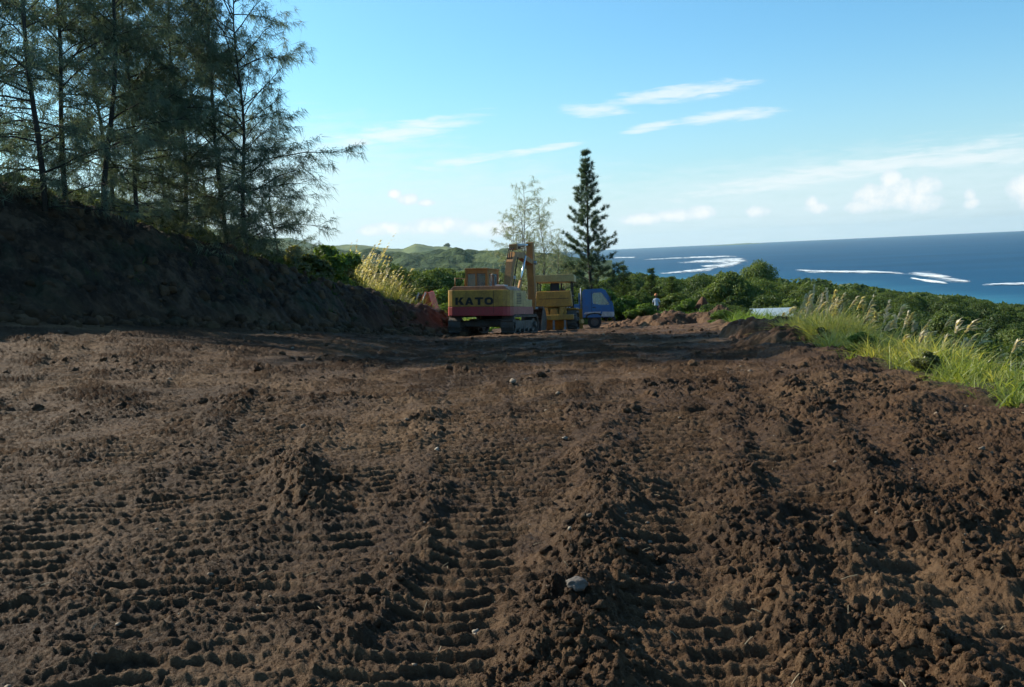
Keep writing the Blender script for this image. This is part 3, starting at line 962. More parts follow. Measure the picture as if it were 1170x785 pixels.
def beam(mb, pts, widths, heights):
    """box-section beam in the machine's fore-and-aft plane: pts (y,z), centre x given by widths [(x0,x1)...]"""
    n = len(pts); vs = []; fs = []
    for i, (y, z) in enumerate(pts):
        a = pts[max(i - 1, 0)]; b = pts[min(i + 1, n - 1)]
        d = Vector((b[0] - a[0], b[1] - a[1])).normalized(); nx, nz = -d.y, d.x
        h = heights[i] / 2; x0, x1 = widths[i]
        for sx in (x0, x1):
            vs.append((sx, y + nx * h, z + nz * h)); vs.append((sx, y - nx * h, z - nz * h))
    for i in range(n - 1):
        a = i * 4; b = a + 4
        fs += [(a, a + 2, b + 2, b), (a + 1, b + 1, b + 3, a + 3), (a, b, b + 1, a + 1), (a + 2, a + 3, b + 3, b + 2)]
    fs += [(0, 1, 3, 2), (4 * n - 4, 4 * n - 2, 4 * n - 1, 4 * n - 3)]
    mb.add(vs, fs)


LET = {   # block letters on a 1 x 1 square, as convex strokes
    'K': [[(0, 0), (.30, 0), (.30, 1), (0, 1)], [(.30, .36), (.62, 1), (1.0, 1), (.46, .36)], [(.38, .52), (.64, .66), (1.04, 0), (.66, 0)]],
    'A': [[(0, 0), (.30, 0), (.62, 1), (.36, 1)], [(1.0, 0), (.70, 0), (.38, 1), (.64, 1)], [(.24, .18), (.76, .18), (.70, .38), (.30, .38)]],
    'T': [[(0, .74), (1, .74), (1, 1), (0, 1)], [(.35, 0), (.65, 0), (.65, .74), (.35, .74)]],
}


def lettering(mb, text, x, z, w, h, gap, y0, y1):
    for ch in text:
        if ch == 'O':
            n = 28
            def E(rx, rz): return [(x + w / 2 + rx * math.copysign(abs(math.cos(t)) ** .75, math.cos(t)), z + h / 2 + rz * math.copysign(abs(math.sin(t)) ** .75, math.sin(t))) for t in [2 * PI * k / n for k in range(n)]]
            mb.frame(E(w / 2, h / 2), E(w / 2 - w * .28, h / 2 - h * .27), y0, y1, 'y')
        else:
            for k, poly in enumerate(LET[ch]):
                mb.prism([(x + q[0] * w, z + q[1] * h) for q in poly], y0 - .0015 * k, y1, 'y')
        x += w + gap


def excavator():
    t = thing('excavator', 'old yellow and red crawler excavator with black lettering across its rear', 'excavator')
    for s in (-1, 1):
        x0, x1 = (-1.43, -.88) if s < 0 else (.88, 1.43)
        crawler('track', t, x0, x1, -1.85, 1.85, .40, .43, M['steel'])
    mb = MB(); mb.box(-.9, .9, -.75, .75, .34, .68, .05); mb.box(-1.0, 1.0, -1.2, -.8, .36, .58, .04); mb.box(-1.0, 1.0, .8, 1.2, .36, .58, .04)
    mb.build('undercarriage', M['steel'], t)
    mb = MB(); mb.prism([(.62 * math.cos(2 * PI * k / 28), .62 * math.sin(2 * PI * k / 28)) for k in range(28)], .68, .87, 'z')
    mb.build('slew_ring', M['black'], t)
    # upper structure
    mb = MB(); mb.box(-1.33, 1.33, -1.75, 1.35, .86, .98, .02); mb.build('deck', M['steel'], t)
    # counterweight: rounded rear corners
    def cw(z0, z1, o=0.0):
        b_ = MB()
        b_.prism([(-1.35 - o, -1.55), (-1.35 - o, -2.02 - o), (-1.27 - o, -2.14 - o), (-1.1, -2.2 - o), (1.1, -2.2 - o), (1.27 + o, -2.14 - o), (1.35 + o, -2.02 - o), (1.35 + o, -1.55)], z0, z1, 'z', .025)
        return b_
    c_ = cw(1.20, 1.88).build('counterweight', M['amber'], t)
    cw(.82, 1.195, .004).build('red_band', M['red'], c_)
    lt = MB(); lettering(lt, 'KATO', -.96, 1.27, .37, .31, .055, -2.213, -2.19)
    lt.build('lettering', M['black'], c_)
    s_ = MB(); s_.box(.70, .715, -2.206, -2.19, .9, 1.84); s_.build('panel_seam', M['black'], c_)
    # engine house behind the cab, side panels
    mb = MB(); mb.prism([(-1.28, 1.5), (-1.28, 1.86), (-1.1, 2.04), (1.12, 2.04), (1.30, 1.9), (1.30, 1.5)], -2.08, -.35, 'y', .03)
    hd = mb.build('engine_hood', M['hood'], t)
    mb = MB(); mb.tube([(.35, -1.2, 2.0), (.35, -1.2, 2.42), (.35, -1.3, 2.55)], .055, 10); mb.build('exhaust_pipe', M['steel'], hd, True)
    mb = MB(); mb.box(.62, 1.0, -1.7, -1.2, 2.03, 2.10, .02); mb.build('filler_cover', M['white_paint'], hd)
    for s in (-1, 1):
        x0, x1 = (1.30, 1.345) if s > 0 else (-1.345, -1.30)
        mb = MB(); mb.box(x0, x1, -1.545, .25, 1.20, 1.86, .012); pn = mb.build('side_panel', M['pale_yellow'] if s > 0 else M['amber'], t)
        mb = MB(); mb.box(x0 + (.004 if s > 0 else -.004), x1 + (.004 if s > 0 else -.004), -1.545, 1.3, .86, 1.195, .012); mb.build('skirt_panel', M['pink'] if s > 0 else M['red'], pn)
        g = MB()
        for k in range(7):
            g.box(x1 - .004 if s > 0 else x0 - .012, x1 + .012 if s > 0 else x0 + .004, -1.1, -.5, 1.32 + k * .065, 1.35 + k * .065)
        g.build('vent_grille', M['steel'], pn)
    mb = MB(); mb.box(.45, 1.3, -.3, 1.3, .98, 1.5, .03); mb.build('fuel_tank', M['pale_yellow'], t)
    # cab
    cx0, cx1, cy0, cy1, cz0, cz1 = -1.32, -.30, -.05, 1.45, .98, 2.80
    cab = MB()
    def rect(a0, a1, b0, b1): return [(a0, b0), (a1, b0), (a1, b1), (a0, b1)]
    cab.frame(rect(cx0, cx1, cz0, cz1), rect(cx0 + .1, cx1 - .1, 2.08, cz1 - .16), cy0, cy0 + .05, 'y')
    cab.frame(rect(cx0, cx1, cz0, cz1), rect(cx0 + .08, cx1 - .08, 1.5, cz1 - .14), cy1 - .05, cy1, 'y')
    for xa in (cx0, cx1 - .05):
        cab.frame(rect(cy0 + .05, cy1 - .05, cz0, cz1), rect(cy0 + .2, cy1 - .15, 1.75, cz1 - .16), xa, xa + .05, 'x')
    cab.box(cx0 - .03, cx1 + .03, cy0 - .04, cy1 + .05, cz1, cz1 + .07, .025)
    cab.box(-.86, -.79, cy0 + .006, cy0 + .044, 2.08, cz1 - .16)
    co = cab.build('cab', M['cab_orange'], t)
    for a in (rect(cx0 + .1, -.86, 2.08, cz1 - .16), rect(-.79, cx1 - .1, 2.08, cz1 - .16)):
        g = MB(); g.prism(a, cy0 + .018, cy0 + .03, 'y'); g.build('window', M['glass'], co)
    g = MB(); g.prism(rect(cx0 + .08, cx1 - .08, 1.5, cz1 - .14), cy1 - .03, cy1 - .018, 'y'); g.build('window', M['glass'], co)
    for xa in (cx0 + .02, cx1 - .03):
        g = MB(); g.prism(rect(cy0 + .2, cy1 - .15, 1.75, cz1 - .16), xa, xa + .012, 'x'); g.build('window', M['glass'], co)
    mb = MB(); mb.box(-1.05, -.6, .3, .75, 1.3, 1.45, .04); mb.box(-1.05, -.6, .25, .36, 1.42, 2.1, .05); mb.box(-1.0, -.65, .3, .7, .99, 1.3, .02); mb.build('seat', M['seat'], co)
    # boom, stick, bucket
    B = [(1.0, 1.45), (1.25, 2.2), (1.62, 3.1), (1.98, 3.5), (2.9, 3.55), (4.75, 3.28)]
    mb = MB(); bx = (.05, .35); beam(mb, B, [bx] * 6, [.26, .33, .38, .34, .26, .22]); boom = mb.build('boom', M['orange'], t)
    mb = MB(); mb.box(.0, .38, 2.0, 2.2, 3.74, 4.0, .03); mb.build('cylinder_bracket', M['orange'], boom)
    rod('arm_cylinder', boom, (.19, 2.1, 3.93), (.19, 4.72, 4.12), .085, .05, M['worn_steel'], .6)
    for s in (-.13, .51):
        rod('boom_cylinder', boom, (s, 1.35, 1.2), (s, 2.9, 3.5), .075, .045, M['orange'], .5)
    mb = MB()
    for s in (.06, .14, .24): mb.tube([(s, 1.4, 2.85), (s, 1.75, 3.7), (s, 2.2, 3.95), (s, 3.2, 3.86)], .025, 6)
    mb.tube([(.45, 1.2, 2.0), (.47, 1.5, 2.8), (.46, 1.9, 3.4)], .03, 6)
    mb.build('hydraulic_hose', M['rubber'], boom, True)
    mb = MB(); mb.box(.42, .50, 1.32, 1.48, 2.42, 2.56, .02); mb.build('work_lamp', M['white_paint'], boom)
    S = [(4.66, 4.25), (4.70, 3.95), (4.76, 3.28), (4.88, 2.4), (5.02, 1.1)]
    mb = MB(); beam(mb, S, [(.04, .36)] * 5, [.18, .27, .35, .27, .20]); st = mb.build('stick', M['orange'], t)
    rod('bucket_cylinder', st, (.19, 5.12, 3.4), (.19, 5.38, 1.45), .08, .05, M['worn_steel'], .55)
    mb = MB(); mb.tube([(-.1, 4.76, 3.28), (.48, 4.76, 3.28)], .09, 12); mb.build('pin', M['worn_steel'], st, True); mb = MB(); mb.tube([(-.1, 5.02, 1.12), (.48, 5.02, 1.12)], .07, 12); mb.build('pin', M['worn_steel'], st, True)
    mb = MB(); mb.box(.10, .28, 5.06, 5.42, 1.2, 1.34, .02); mb.box(.10, .28, 5.3, 5.42, .85, 1.4, .02); mb.build('linkage', M['steel'], st)
    # bucket, curled back towards the tracks
    prof = [(5.06, 1.22), (5.44, 1.0), (5.62, .62), (5.58, .18), (5.32, -.14), (4.92, -.28), (4.62, -.22)]
    inner = [(5.04, 1.12), (5.38, .93), (5.54, .60), (5.50, .22), (5.28, -.07), (4.90, -.2), (4.64, -.16)]
    mb = MB()
    for a, b, c, d in zip(prof[:-1], prof[1:], inner[1:], inner[:-1]): mb.prism([a, b, c, d], -.28, .70, 'x')
    side = prof + [(4.70, .35)]
    for xa in (-.31, .70): mb.prism(side, xa, xa + .03, 'x')
    bk = mb.build('bucket', M['steel'], t)
    for k in range(5):
        x = -.24 + k * .215
        mb = MB(); mb.prism([(4.66, -.25), (4.66, -.13), (4.40, -.16), (4.38, -.19)], x, x + .09, 'x'); mb.build('tooth', M['worn_steel'], bk)
    mb = MB()
    mb.tube([(-1.2, -.42, 2.02), (-1.2, -.42, 2.4), (-1.2, -1.6, 2.4), (-1.2, -1.6, 2.02)], .018, 6)
    mb.build('hand_rail', M['orange'], t, True)
    seat_on(t, -.72, 43.1, R(-18), R(-4.0), R(1.2), .02)
    return t


excavator()


def dozer():
    t = thing('bulldozer', 'yellow bulldozer with open canopy seen from behind, parked between excavator and blue truck', 'bulldozer')
    for s in (-1, 1):
        x0, x1 = (-1.08, -.62) if s < 0 else (.62, 1.08)
        crawler('track', t, x0, x1, -1.3, 1.6, .46, .48, M['steel'], 30)
        mb = MB(); mb.box(x0, x1, -1.0, 1.3, 1.02, 1.10, .02); mb.build('fender', M['dozer_yellow'], t)
    mb = MB(); mb.box(-.6, .6, -1.15, 2.0, .45, 1.15, .05); mb.build('hull', M['dozer_yellow'], t)
    mb = MB(); mb.prism([(-.88, 1.16), (.88, 1.16), (.90, 1.3), (.84, 1.94), (-.84, 1.94), (-.90, 1.3)], -1.35, -.72, 'y', .06)
    tk = mb.build('fuel_tank', M['dozer_yellow'], t)
    mb = MB(); mb.box(-.72, .72, -1.362, -1.34, 1.56, 1.58); mb.build('panel_seam', M['black'], tk)
    mb = MB(); mb.tube([(.5, -1.0, 1.93), (.5, -1.0, 2.02)], .07, 12); mb.build('filler_cap', M['black'], tk, True)
    mb = MB(); mb.box(-.48, .48, .7, 2.35, 1.15, 1.75, .06); hd = mb.build('engine_hood', M['dozer_yellow'], t)
    mb = MB(); mb.tube([(.2, 1.4, 1.75), (.2, 1.4, 2.35), (.2, 1.34, 2.45)], .045, 10); mb.build('exhaust_pipe', M['black'], hd, True)
    mb = MB(); mb.box(-.19, .22, -.45, .05, 1.5, 1.66, .05); mb.box(-.21, .24, -.60, -.46, 1.6, 2.36, .06); mb.box(-.1, .12, -.4, 0, 1.1, 1.5, .03); mb.build('seat', M['seat'], t)
    for x in (-.86, .80):
        for y in (-.62, .62):
            mb = MB(); mb.box(x, x + .07, y, y + .07, 1.08, 2.40, .012); mb.build('canopy_post', M['black'], t)
    for bx_ in ((-.79, .8, .63, .68, 1.95, 2.0), (-.86, -.79, -.55, .62, 1.7, 1.75), (.80, .87, -.55, .62, 1.7, 1.75)):
        mb = MB(); mb.box(*bx_); mb.build('canopy_rail', M['black'], t)
    lad = MB()
    for y in (-.58, .62): lad.box(-1.06, -1.01, y, y + .05, 1.1, 2.62, .01)
    for k in range(9): lad.box(-1.055, -1.015, -.54, .62, 1.55 + k * .125, 1.59 + k * .125)
    lad.build('side_screen', M['white_paint'], t)
    mb = MB(); mb.prism([(-1.0, 2.40), (1.0, 2.40), (1.0, 2.70), (.93, 2.76), (-.93, 2.76), (-1.0, 2.70)], -.85, .95, 'y', .02); mb.build('canopy_roof', M['roof_cream'], t)
    mb = MB()
    for x in (.35, .62): mb.box(x, x + .03, -.15, -.1, 1.1, 2.0)
    mb.tube([(.35, -.12, 2.0), (.38, -.12, 2.08)], .035, 8); mb.build('control_lever', M['black'], t)
    # ripper on the back
    mb = MB()
    for s in (-1, 1):
        mb.prism([(s * .30, 1.15), (s * .56, 1.15), (s * .42, .72), (s * .22, .72)] if s > 0 else [(s * .22, .72), (s * .42, .72), (s * .56, 1.15), (s * .30, 1.15)], -1.45, -1.18, 'y', .02)
    mb.prism([(-.22, .74), (.22, .74), (.13, 1.08), (-.13, 1.08)], -1.5, -1.2, 'y', .02)
    rf = mb.build('ripper_frame', M['dozer_yellow'], t)
    mb = MB(); mb.box(-.98, .98, -1.82, -1.50, .52, .78, .04); mb.build('ripper_beam', M['dozer_yellow'], rf)
    for x in (-.55, 0, .55):
        mb = MB(); mb.prism([(-1.78, .62), (-1.58, .62), (-1.60, .12), (-1.75, -.02), (-1.9, .02), (-1.76, .18)], x - .05, x + .05, 'x', .01); mb.build('ripper_shank', M['worn_steel'], rf)
    # blade in front
    arc = [(2.72 + .16 * math.cos(k / 8 * PI * .8 - .4) - .3, .02 + k * .13) for k in range(9)]
    mb = MB()
    for a, b in zip(arc[:-1], arc[1:]): mb.prism([a, b, (b[0] - .06, b[1]), (a[0] - .06, a[1])], -1.2, 1.2, 'x')
    mb.build('blade', M['dozer_yellow'], t)
    for s in (-1, 1):
        mb = MB(); mb.box(s * 1.2 - .07, s * 1.2 + .07, -.1, 2.4, .3, .5, .03); mb.build('push_arm', M['dozer_yellow'], t)
    x, y = at(636, 378, 50.3)[:2]
    seat_on(t, x, y, R(-7), R(-4.0), R(.5), .02)


dozer()


def truck():
    t = thing('truck', 'small bright blue flatbed truck with white sill strip, seen side on facing right', 'truck')
    W = .86   # half width
    # cab sides with a window opening: profile in x (forward), z
    out = [(-.66, .62), (-.66, 1.30), (-.66, 2.02), (-.56, 2.17), (.42, 2.20), (.62, 2.10), (1.02, 1.36), (1.07, .95), (1.05, .62), (.45, .62)]
    inn = [(-.08, 1.38), (-.10, 1.60), (-.10, 1.88), (-.06, 1.98), (.34, 1.99), (.44, 1.95), (.82, 1.36), (.80, 1.30), (.60, 1.29), (.20, 1.32)]
    mb = MB()
    for ya in (-W, W - .05): mb.frame(out, inn, ya, ya + .05, 'y')
    # shell: back, roof, windscreen frame, nose
    def strip(a, b, y0=-W + .05, y1=W - .05, th=.04):
        d = Vector((b[0] - a[0], b[1] - a[1])).normalized(); nx, nz = d.y * th, -d.x * th
        mb.prism([a, b, (b[0] + nx * 1, b[1] + nz), (a[0] + nx, a[1] + nz)], y0, y1, 'y')
    strip((-.66, .62), (-.66, 1.55)); strip((-.66, 1.95), (-.66, 2.02)); strip((-.66, 2.02), (-.56, 2.17)); strip((-.56, 2.17), (.42, 2.20)); strip((.42, 2.20), (.62, 2.10))
    strip((1.02, 1.36), (1.07, .95)); strip((1.07, .95), (1.05, .62))
    for y0, y1 in ((-W + .05, -W + .12), (W - .12, W - .05)): strip((.62, 2.10), (1.02, 1.36), y0, y1)
    cab = mb.build('cab', M['blue'], t)
    for ya in (-W + .02, W - .03):
        g = MB(); g.prism(inn, ya, ya + .01, 'y'); g.build('side_window', M['glass'], cab)
    g = MB(); g.prism([(.62, 2.10), (1.02, 1.36), (1.0, 1.36), (.60, 2.10)], -W + .12, W - .12, 'y'); g.build('windscreen', M['glass'], cab)
    g = MB(); g.prism([(-.66, 1.55), (-.66, 1.95), (-.65, 1.95), (-.65, 1.55)], -W + .1, W - .1, 'y'); g.build('rear_window', M['glass'], cab)
    for s in (-1, 1):
        ya = s * W
        lo_, hi_ = (ya - .012, ya + .002) if s < 0 else (ya - .002, ya + .012)
        for a, b in (((-.16, .72), (-.145, 2.05)), ((.90, .80), (.915, 1.34))):
            d = MB(); d.box(a[0], b[0], lo_, hi_, a[1], b[1]); d.build('door_seam', M['black'], cab)
        d = MB(); d.box(-.10, .06, lo_ - .02 if s < 0 else lo_, hi_ if s < 0 else hi_ + .02, 1.14, 1.18, .006); d.build('door_handle', M['black'], cab)
        d = MB(); d.prism([(-.10, .80), (.42, .94), (1.08, .92), (1.06, .62), (.5, .62), (.42, .78), (.20, .90), (-.10, .90)][:0] or [(.36, .66), (.44, .93), (1.075, .90), (1.055, .64)], lo_ - .004, hi_ + .004, 'y'); d.build('sill_strip', M['white_paint'], cab)
        d = MB(); d.prism([(-.60, .80), (-.52, .92), (.36, .93), (.30, .84), (.0, .88), (-.30, .84), (-.45, .80)], lo_ - .004, hi_ + .004, 'y'); d.build('arch_strip', M['white_paint'], cab)
        d = MB(); d.tube([(.80, ya, 1.55), (.90, ya + s * .16, 1.62)], .012, 6); d.box(.87, .92, ya + s * .19 - .07, ya + s * .19 + .07, 1.5, 1.78, .02); d.build('mirror', M['black'], cab)
        d = MB(); d.box(1.055, 1.09, s * .62 - .16, s * .62 + .16, .70, .84, .02); d.build('headlight', M['white_paint'], cab)
    mb = MB(); mb.box(1.0, 1.14, -W, W, .42, .62, .04); mb.build('bumper', M['black'], t)
    mb = MB(); mb.box(-.5, .5, -.5, .5, 1.0, 1.12, .02); mb.box(-.35, .1, -.62, -.2, 1.12, 1.25, .05); mb.box(-.45, -.35, -.62, -.2, 1.2, 1.75, .05); mb.box(-.35, .1, .2, .62, 1.12, 1.25, .05); mb.box(-.45, -.35, .2, .62, 1.2, 1.75, .05); mb.build('seat', M['seat'], cab)
    mb = MB(); mb.tube([(.62, .25, 1.3), (.45, .3, 1.42)], .02, 8)
    mb.tube([(.45 + .05 * math.sin(a), .3 + .18 * math.cos(a), 1.42 + .17 * math.sin(a)) for a in [2 * PI * k / 16 for k in range(17)]], .014, 6); mb.build('steering_wheel', M['black'], cab)
    # chassis and tray
    mb = MB()
    for s in (-.38, .30): mb.box(-3.6, .9, s, s + .08, .58, .74)
    mb.build('chassis', M['black'], t)
    mb = MB(); mb.box(-3.9, -.80, -W - .04, W + .04, .86, .96, .01); tray = mb.build('tray', M['black'], t)
    for s in (-1, 1):
        mb = MB(); a = s * (W + .04); mb.box(-3.88, -.82, min(a, a - s * .04), max(a, a - s * .04), .965, 1.36, .01); mb.build('tray_side', M['blue'], tray)
    mb = MB(); mb.box(-.86, -.80, -W, W, .965, 1.98, .01); mb.build('tray_headboard', M['blue'], tray)
    mb = MB(); mb.box(-3.9, -3.85, -W, W, .965, 1.36, .01); mb.build('tailgate', M['blue'], tray)
    mb = MB()
    for s in (-1, 1): mb.tube([(-.74, s * .8, .96), (-.74, s * .8, 2.24)], .03, 8)
    mb.tube([(-.74, -.8, 2.24), (-.74, .8, 2.24)], .03, 8); mb.build('load_rack', M['white_paint'], tray, True)
    for x, ys in ((0, (-.72, .72)), (-2.55, (-.68, .68))):
        for y in ys:
            w_ = .11 if x == 0 else .2
            def circ(r, n=32): return [(x + r * math.cos(2 * PI * k / n), .37 + r * math.sin(2 * PI * k / n)) for k in range(n)]
            mb = MB(); mb.frame(circ(.37), circ(.22), y - w_, y + w_, 'y')
            for k in range(32):
                a = 2 * PI * k / 32
                mb.prism([(x + .365 * math.cos(a - .04), .37 + .365 * math.sin(a - .04)), (x + .38 * math.cos(a - .04), .37 + .38 * math.sin(a - .04)), (x + .38 * math.cos(a + .04), .37 + .38 * math.sin(a + .04)), (x + .365 * math.cos(a + .04), .37 + .365 * math.sin(a + .04))], y - w_ * .9, y + w_ * .9, 'y')
            wh = mb.build('wheel', M['rubber'], t)
            mb = MB(); mb.prism(circ(.222), y - w_ * .55, y + w_ * .55, 'y'); mb.prism(circ(.08, 12), y - w_ * .8, y + w_ * .8, 'y'); mb.build('rim', M['steel'], wh)
    for s in (-1, 1):
        mb = MB(); mb.prism([(-.52, .60), (-.45, .78), (-.2, .88), (.2, .88), (.42, .76), (.48, .60), (.40, .60), (.34, .70), (.16, .80), (-.16, .80), (-.38, .70), (-.44, .60)], s * W - .06 if s > 0 else -W - .01, s * W + .01 if s > 0 else -W + .06, 'y')
        mb.build('wheel_arch', M['black'], t)
    x, y = at(679.5, 375, 56)[:2]
    seat_on(t, x, y, R(-4), R(0), R(3.0), .02)
    t.rotation_euler = (R(-3.6), R(1.0), R(-4))


truck()


def red_part():
    t = thing('machine_scoop', 'orange red steel scoop with two pale bars behind the dark bank', 'scoop')
    def P(px, py, d=45.0): return at(px, py, d)
    x0, z0 = P(486, 350)[0], P(486, 350)[2]
    prof = [(-.42, -1.0), (.46, -1.0), (.40, -.25), (.17, .62), (.02, .66), (-.12, .45), (-.44, -.1)]
    mb = MB(); mb.prism(prof, -.03, .03, 'y', .01); mb.build('side_plate', M['sign_red'], t)
    mb = MB(); mb.prism(prof, .87, .93, 'y', .01); mb.build('side_plate', M['sign_red'], t)
    mb = MB(); mb.prism([(.46, -1.0), (.40, -.25), (.17, .62), (.12, .62), (.34, -.25), (.40, -1.0)], .03, .87, 'y'); mb.build('back_plate', M['sign_red'], t)
    for dx in (-.30, .02):
        mb = MB(); mb.tube([(dx - .22, -.10, -.05), (dx + .06, -.10, .62)], .035, 10); mb.build('bar', M['white_paint'], t, True)
    mb = MB(); mb.box(-.6, .0, .35, .5, -.1, .5, .02); mb.build('bracket', M['black'], t)
    t.location = (x0, 45.0, z0); t.rotation_euler = (0, 0, R(-12))


red_part()


# ------------------------------------------------------------------ the person by the mound
def skin_body(name, joints, bones, mat_fn, parent, sub=2):
    me = bpy.data.meshes.new(name)
    keys = list(joints); ix = {k: i for i, k in enumerate(keys)}
    me.from_pydata([joints[k][0] for k in keys], [(ix[a], ix[b]) for a, b in bones], [])
    o = link(bpy.data.objects.new(name, me), parent)
    sk = o.modifiers.new('skin', 'SKIN'); sk.use_smooth_shade = True
    for i, k in enumerate(keys):
        r = joints[k][1]; me.skin_vertices[0].data[i].radius = r if isinstance(r, tuple) else (r, r)
        me.skin_vertices[0].data[i].use_root = (k == 'pelvis')
    s = o.modifiers.new('sub', 'SUBSURF'); s.levels = sub; s.render_levels = sub
    dg = bpy.context.evaluated_depsgraph_get()
    me2 = bpy.data.meshes.new_from_object(o.evaluated_get(dg))
    o.modifiers.clear(); o.data = me2; me2.name = name
    me2.materials.clear()
    for m in mat_fn[0]: me2.materials.append(m)
    for p in me2.polygons: p.material_index = mat_fn[1](p.center); p.use_smooth = True
    return o


def person():
    t = thing('person', 'person in a pale shirt, dark trousers and orange hat standing behind the earth mound', 'person')
    J = {'pelvis': ((0, 0, .95), (.15, .11)), 'waist': ((0, 0, 1.10), (.14, .10)), 'chest': ((0, .01, 1.30), (.17, .11)), 'neckb': ((0, 0, 1.45), (.09, .08)), 'neck': ((0, 0, 1.52), .055), 'jaw': ((0, .03, 1.58), (.066, .075)), 'head': ((0, .02, 1.65), (.075, .092)), 'crown': ((0, .01, 1.71), (.06, .075))}
    Bn = [('pelvis', 'waist'), ('waist', 'chest'), ('chest', 'neckb'), ('neckb', 'neck'), ('neck', 'jaw'), ('jaw', 'head'), ('head', 'crown')]
    for s, n in ((-1, 'l'), (1, 'r')):
        J.update({n + 'sh': ((s * .18, 0, 1.40), .062), n + 'el': ((s * .26, .0, 1.14), .043), n + 'wr': ((s * .25, .10, .92), .03), n + 'pa': ((s * .245, .13, .85), (.022, .04)),
                  n + 'hip': ((s * .10, 0, .88), .095), n + 'kn': ((s * .12, .01, .48), .062), n + 'an': ((s * .13, -.02, .09), .042), n + 'toe': ((s * .15, .14, .045), .04)})
        Bn += [('chest', n + 'sh'), (n + 'sh', n + 'el'), (n + 'el', n + 'wr'), (n + 'wr', n + 'pa'), ('pelvis', n + 'hip'), (n + 'hip', n + 'kn'), (n + 'kn', n + 'an'), (n + 'an', n + 'toe')]
        for k in range(4):
            fx = s * (.245) ; fy = .10 + k * .021
            J[n + 'f%d' % k] = ((fx, fy + .012, .79), .0095); J[n + 'g%d' % k] = ((fx - s * .012, fy + .015, .75 + (.008 if k in (0, 3) else 0)), .008)
            Bn += [(n + 'pa', n + 'f%d' % k), (n + 'f%d' % k, n + 'g%d' % k)]
        J[n + 'th'] = ((s * .225, .175, .83), .011); J[n + 'ti'] = ((s * .215, .19, .79), .009); Bn += [(n + 'pa', n + 'th'), (n + 'th', n + 'ti')]
    skin = plain('skin', (.16, .08, .05), .6); shirt = plain('pale blue shirt', (.50, .56, .66), .9); trousers = plain('dark trousers', (.03, .032, .045), .9); shoe = plain('boots', (.05, .035, .025), .8)
    def pick(c):
        if c.z < .10: return 3
        if c.z < .97 and abs(c.x) < .205: return 2
        if c.z < 1.48 and not (c.z < 1.2 and abs(c.x) > .2): return 1
        return 0
    skin_body('body', J, Bn, ([skin, shirt, trousers, shoe], pick), t)
    mb = MB()
    ring = [(.135, .0), (.14, .015), (.108, .03), (.104, .07), (.085, .11), (.045, .135), (.004, .142)]
    vs = []; fs = []
    for r, z in ring:
        for k in range(20): a = 2 * PI * k / 20; vs.append((r * math.cos(a), .015 + r * 1.15 * math.sin(a), 1.675 + z))
    for i in range(len(ring) - 1):
        for k in range(20): fs.append((i * 20 + k, i * 20 + (k + 1) % 20, (i + 1) * 20 + (k + 1) % 20, (i + 1) * 20 + k))
    mb.add(vs, fs); mb.build('hat', plain('orange hat', (.62, .2, .04), .6), t, True)
    mb = MB(); mb.tube([(0, .105, 1.655), (0, .135, 1.625), (0, .112, 1.615)], [.012, .018, .01], 8); mb.build('nose', skin, t, True)
    for s in (-1, 1):
        mb = MB(); mb.tube([(s * .032, .098, 1.652), (s * .032, .112, 1.652)], .011, 8); mb.build('eye', M['white_paint'], t, True)
        mb = MB(); mb.tube([(s * .078, .01, 1.61), (s * .088, .0, 1.64), (s * .08, .005, 1.675)], [.012, .018, .012], 8); mb.build('ear', skin, t, True)
    mb = MB(); mb.tube([(-.026, .106, 1.585), (0, .112, 1.582), (.026, .106, 1.585)], .007, 6); mb.build('mouth', plain('lips', (.14, .05, .04), .6), t, True)
    x, y = at(750.5, 361, 70)[:2]
    t.location = (x, y, gz(x, y) - .02); t.rotation_euler = (0, 0, R(150))
    return t


pp = person()


def house():
    t = thing('house', 'small house with a pale metal roof showing above the grass edge', 'house')
    wall = plain('pale wall', (.36, .35, .32), .8); roof, nt, out = new_mat('pale metal roof')
    v = nt.nodes.new('ShaderNodeTexCoord').outputs['Object']
    wv = nt.nodes.new('ShaderNodeTexWave'); wv.inputs['Scale'].default_value = 6; nt.links.new(v, wv.inputs[0])
    c = mixc(nt, noise_(nt, 1.2, 5, vec=v), (.34, .42, .44), (.55, .62, .62))
    principled(nt, out, c, .4, .3, .4, bump_(nt, wv.outputs[0], .4, .03))
    mb = MB(); mb.box(-3.0, 3.0, -2.2, 2.2, -2.6, 2.1); w_ = mb.build('wall', wall, t)
    for xg in (-3.0, 2.9):
        mb = MB(); mb.prism([(-2.2, 2.1), (2.2, 2.1), (0, 2.78)], xg, xg + .1, 'x'); mb.build('gable', wall, w_)
    for s in (-1, 1):
        mb = MB(); mb.prism([(0, 2.86), (s * 2.7, 2.02), (s * 2.7, 1.97), (0, 2.80)] if s > 0 else [(s * 2.7, 1.97), (s * 2.7, 2.02), (0, 2.86), (0, 2.80)], -3.4, 3.4, 'x'); mb.build('roof', roof, t)
    for x in (-1.6, .9):
        f = MB(); f.frame([(x, .9), (x + 1, .9), (x + 1, 1.8), (x, 1.8)], [(x + .08, .98), (x + .92, .98), (x + .92, 1.72), (x + .08, 1.72)], -2.25, -2.19, 'y'); fo = f.build('window', M['white_paint'], t)
        f = MB(); f.box(x + .08, x + .92, -2.23, -2.215, .98, 1.72); f.build('pane', M['black'], fo)
    p = at(880, 352.0, 74)
    t.location = (p[0], 74, p[2] - 2.86 * .68); t.scale = (.48, .60, .68); t.rotation_euler = (0, 0, R(-14))


house()

# ------------------------------------------------------------------ plants
def unit(v): return v / np.maximum(np.linalg.norm(v, axis=-1, keepdims=True), 1e-9)


def rdir(n):
    return unit(RNG.normal(size=(n, 3)))


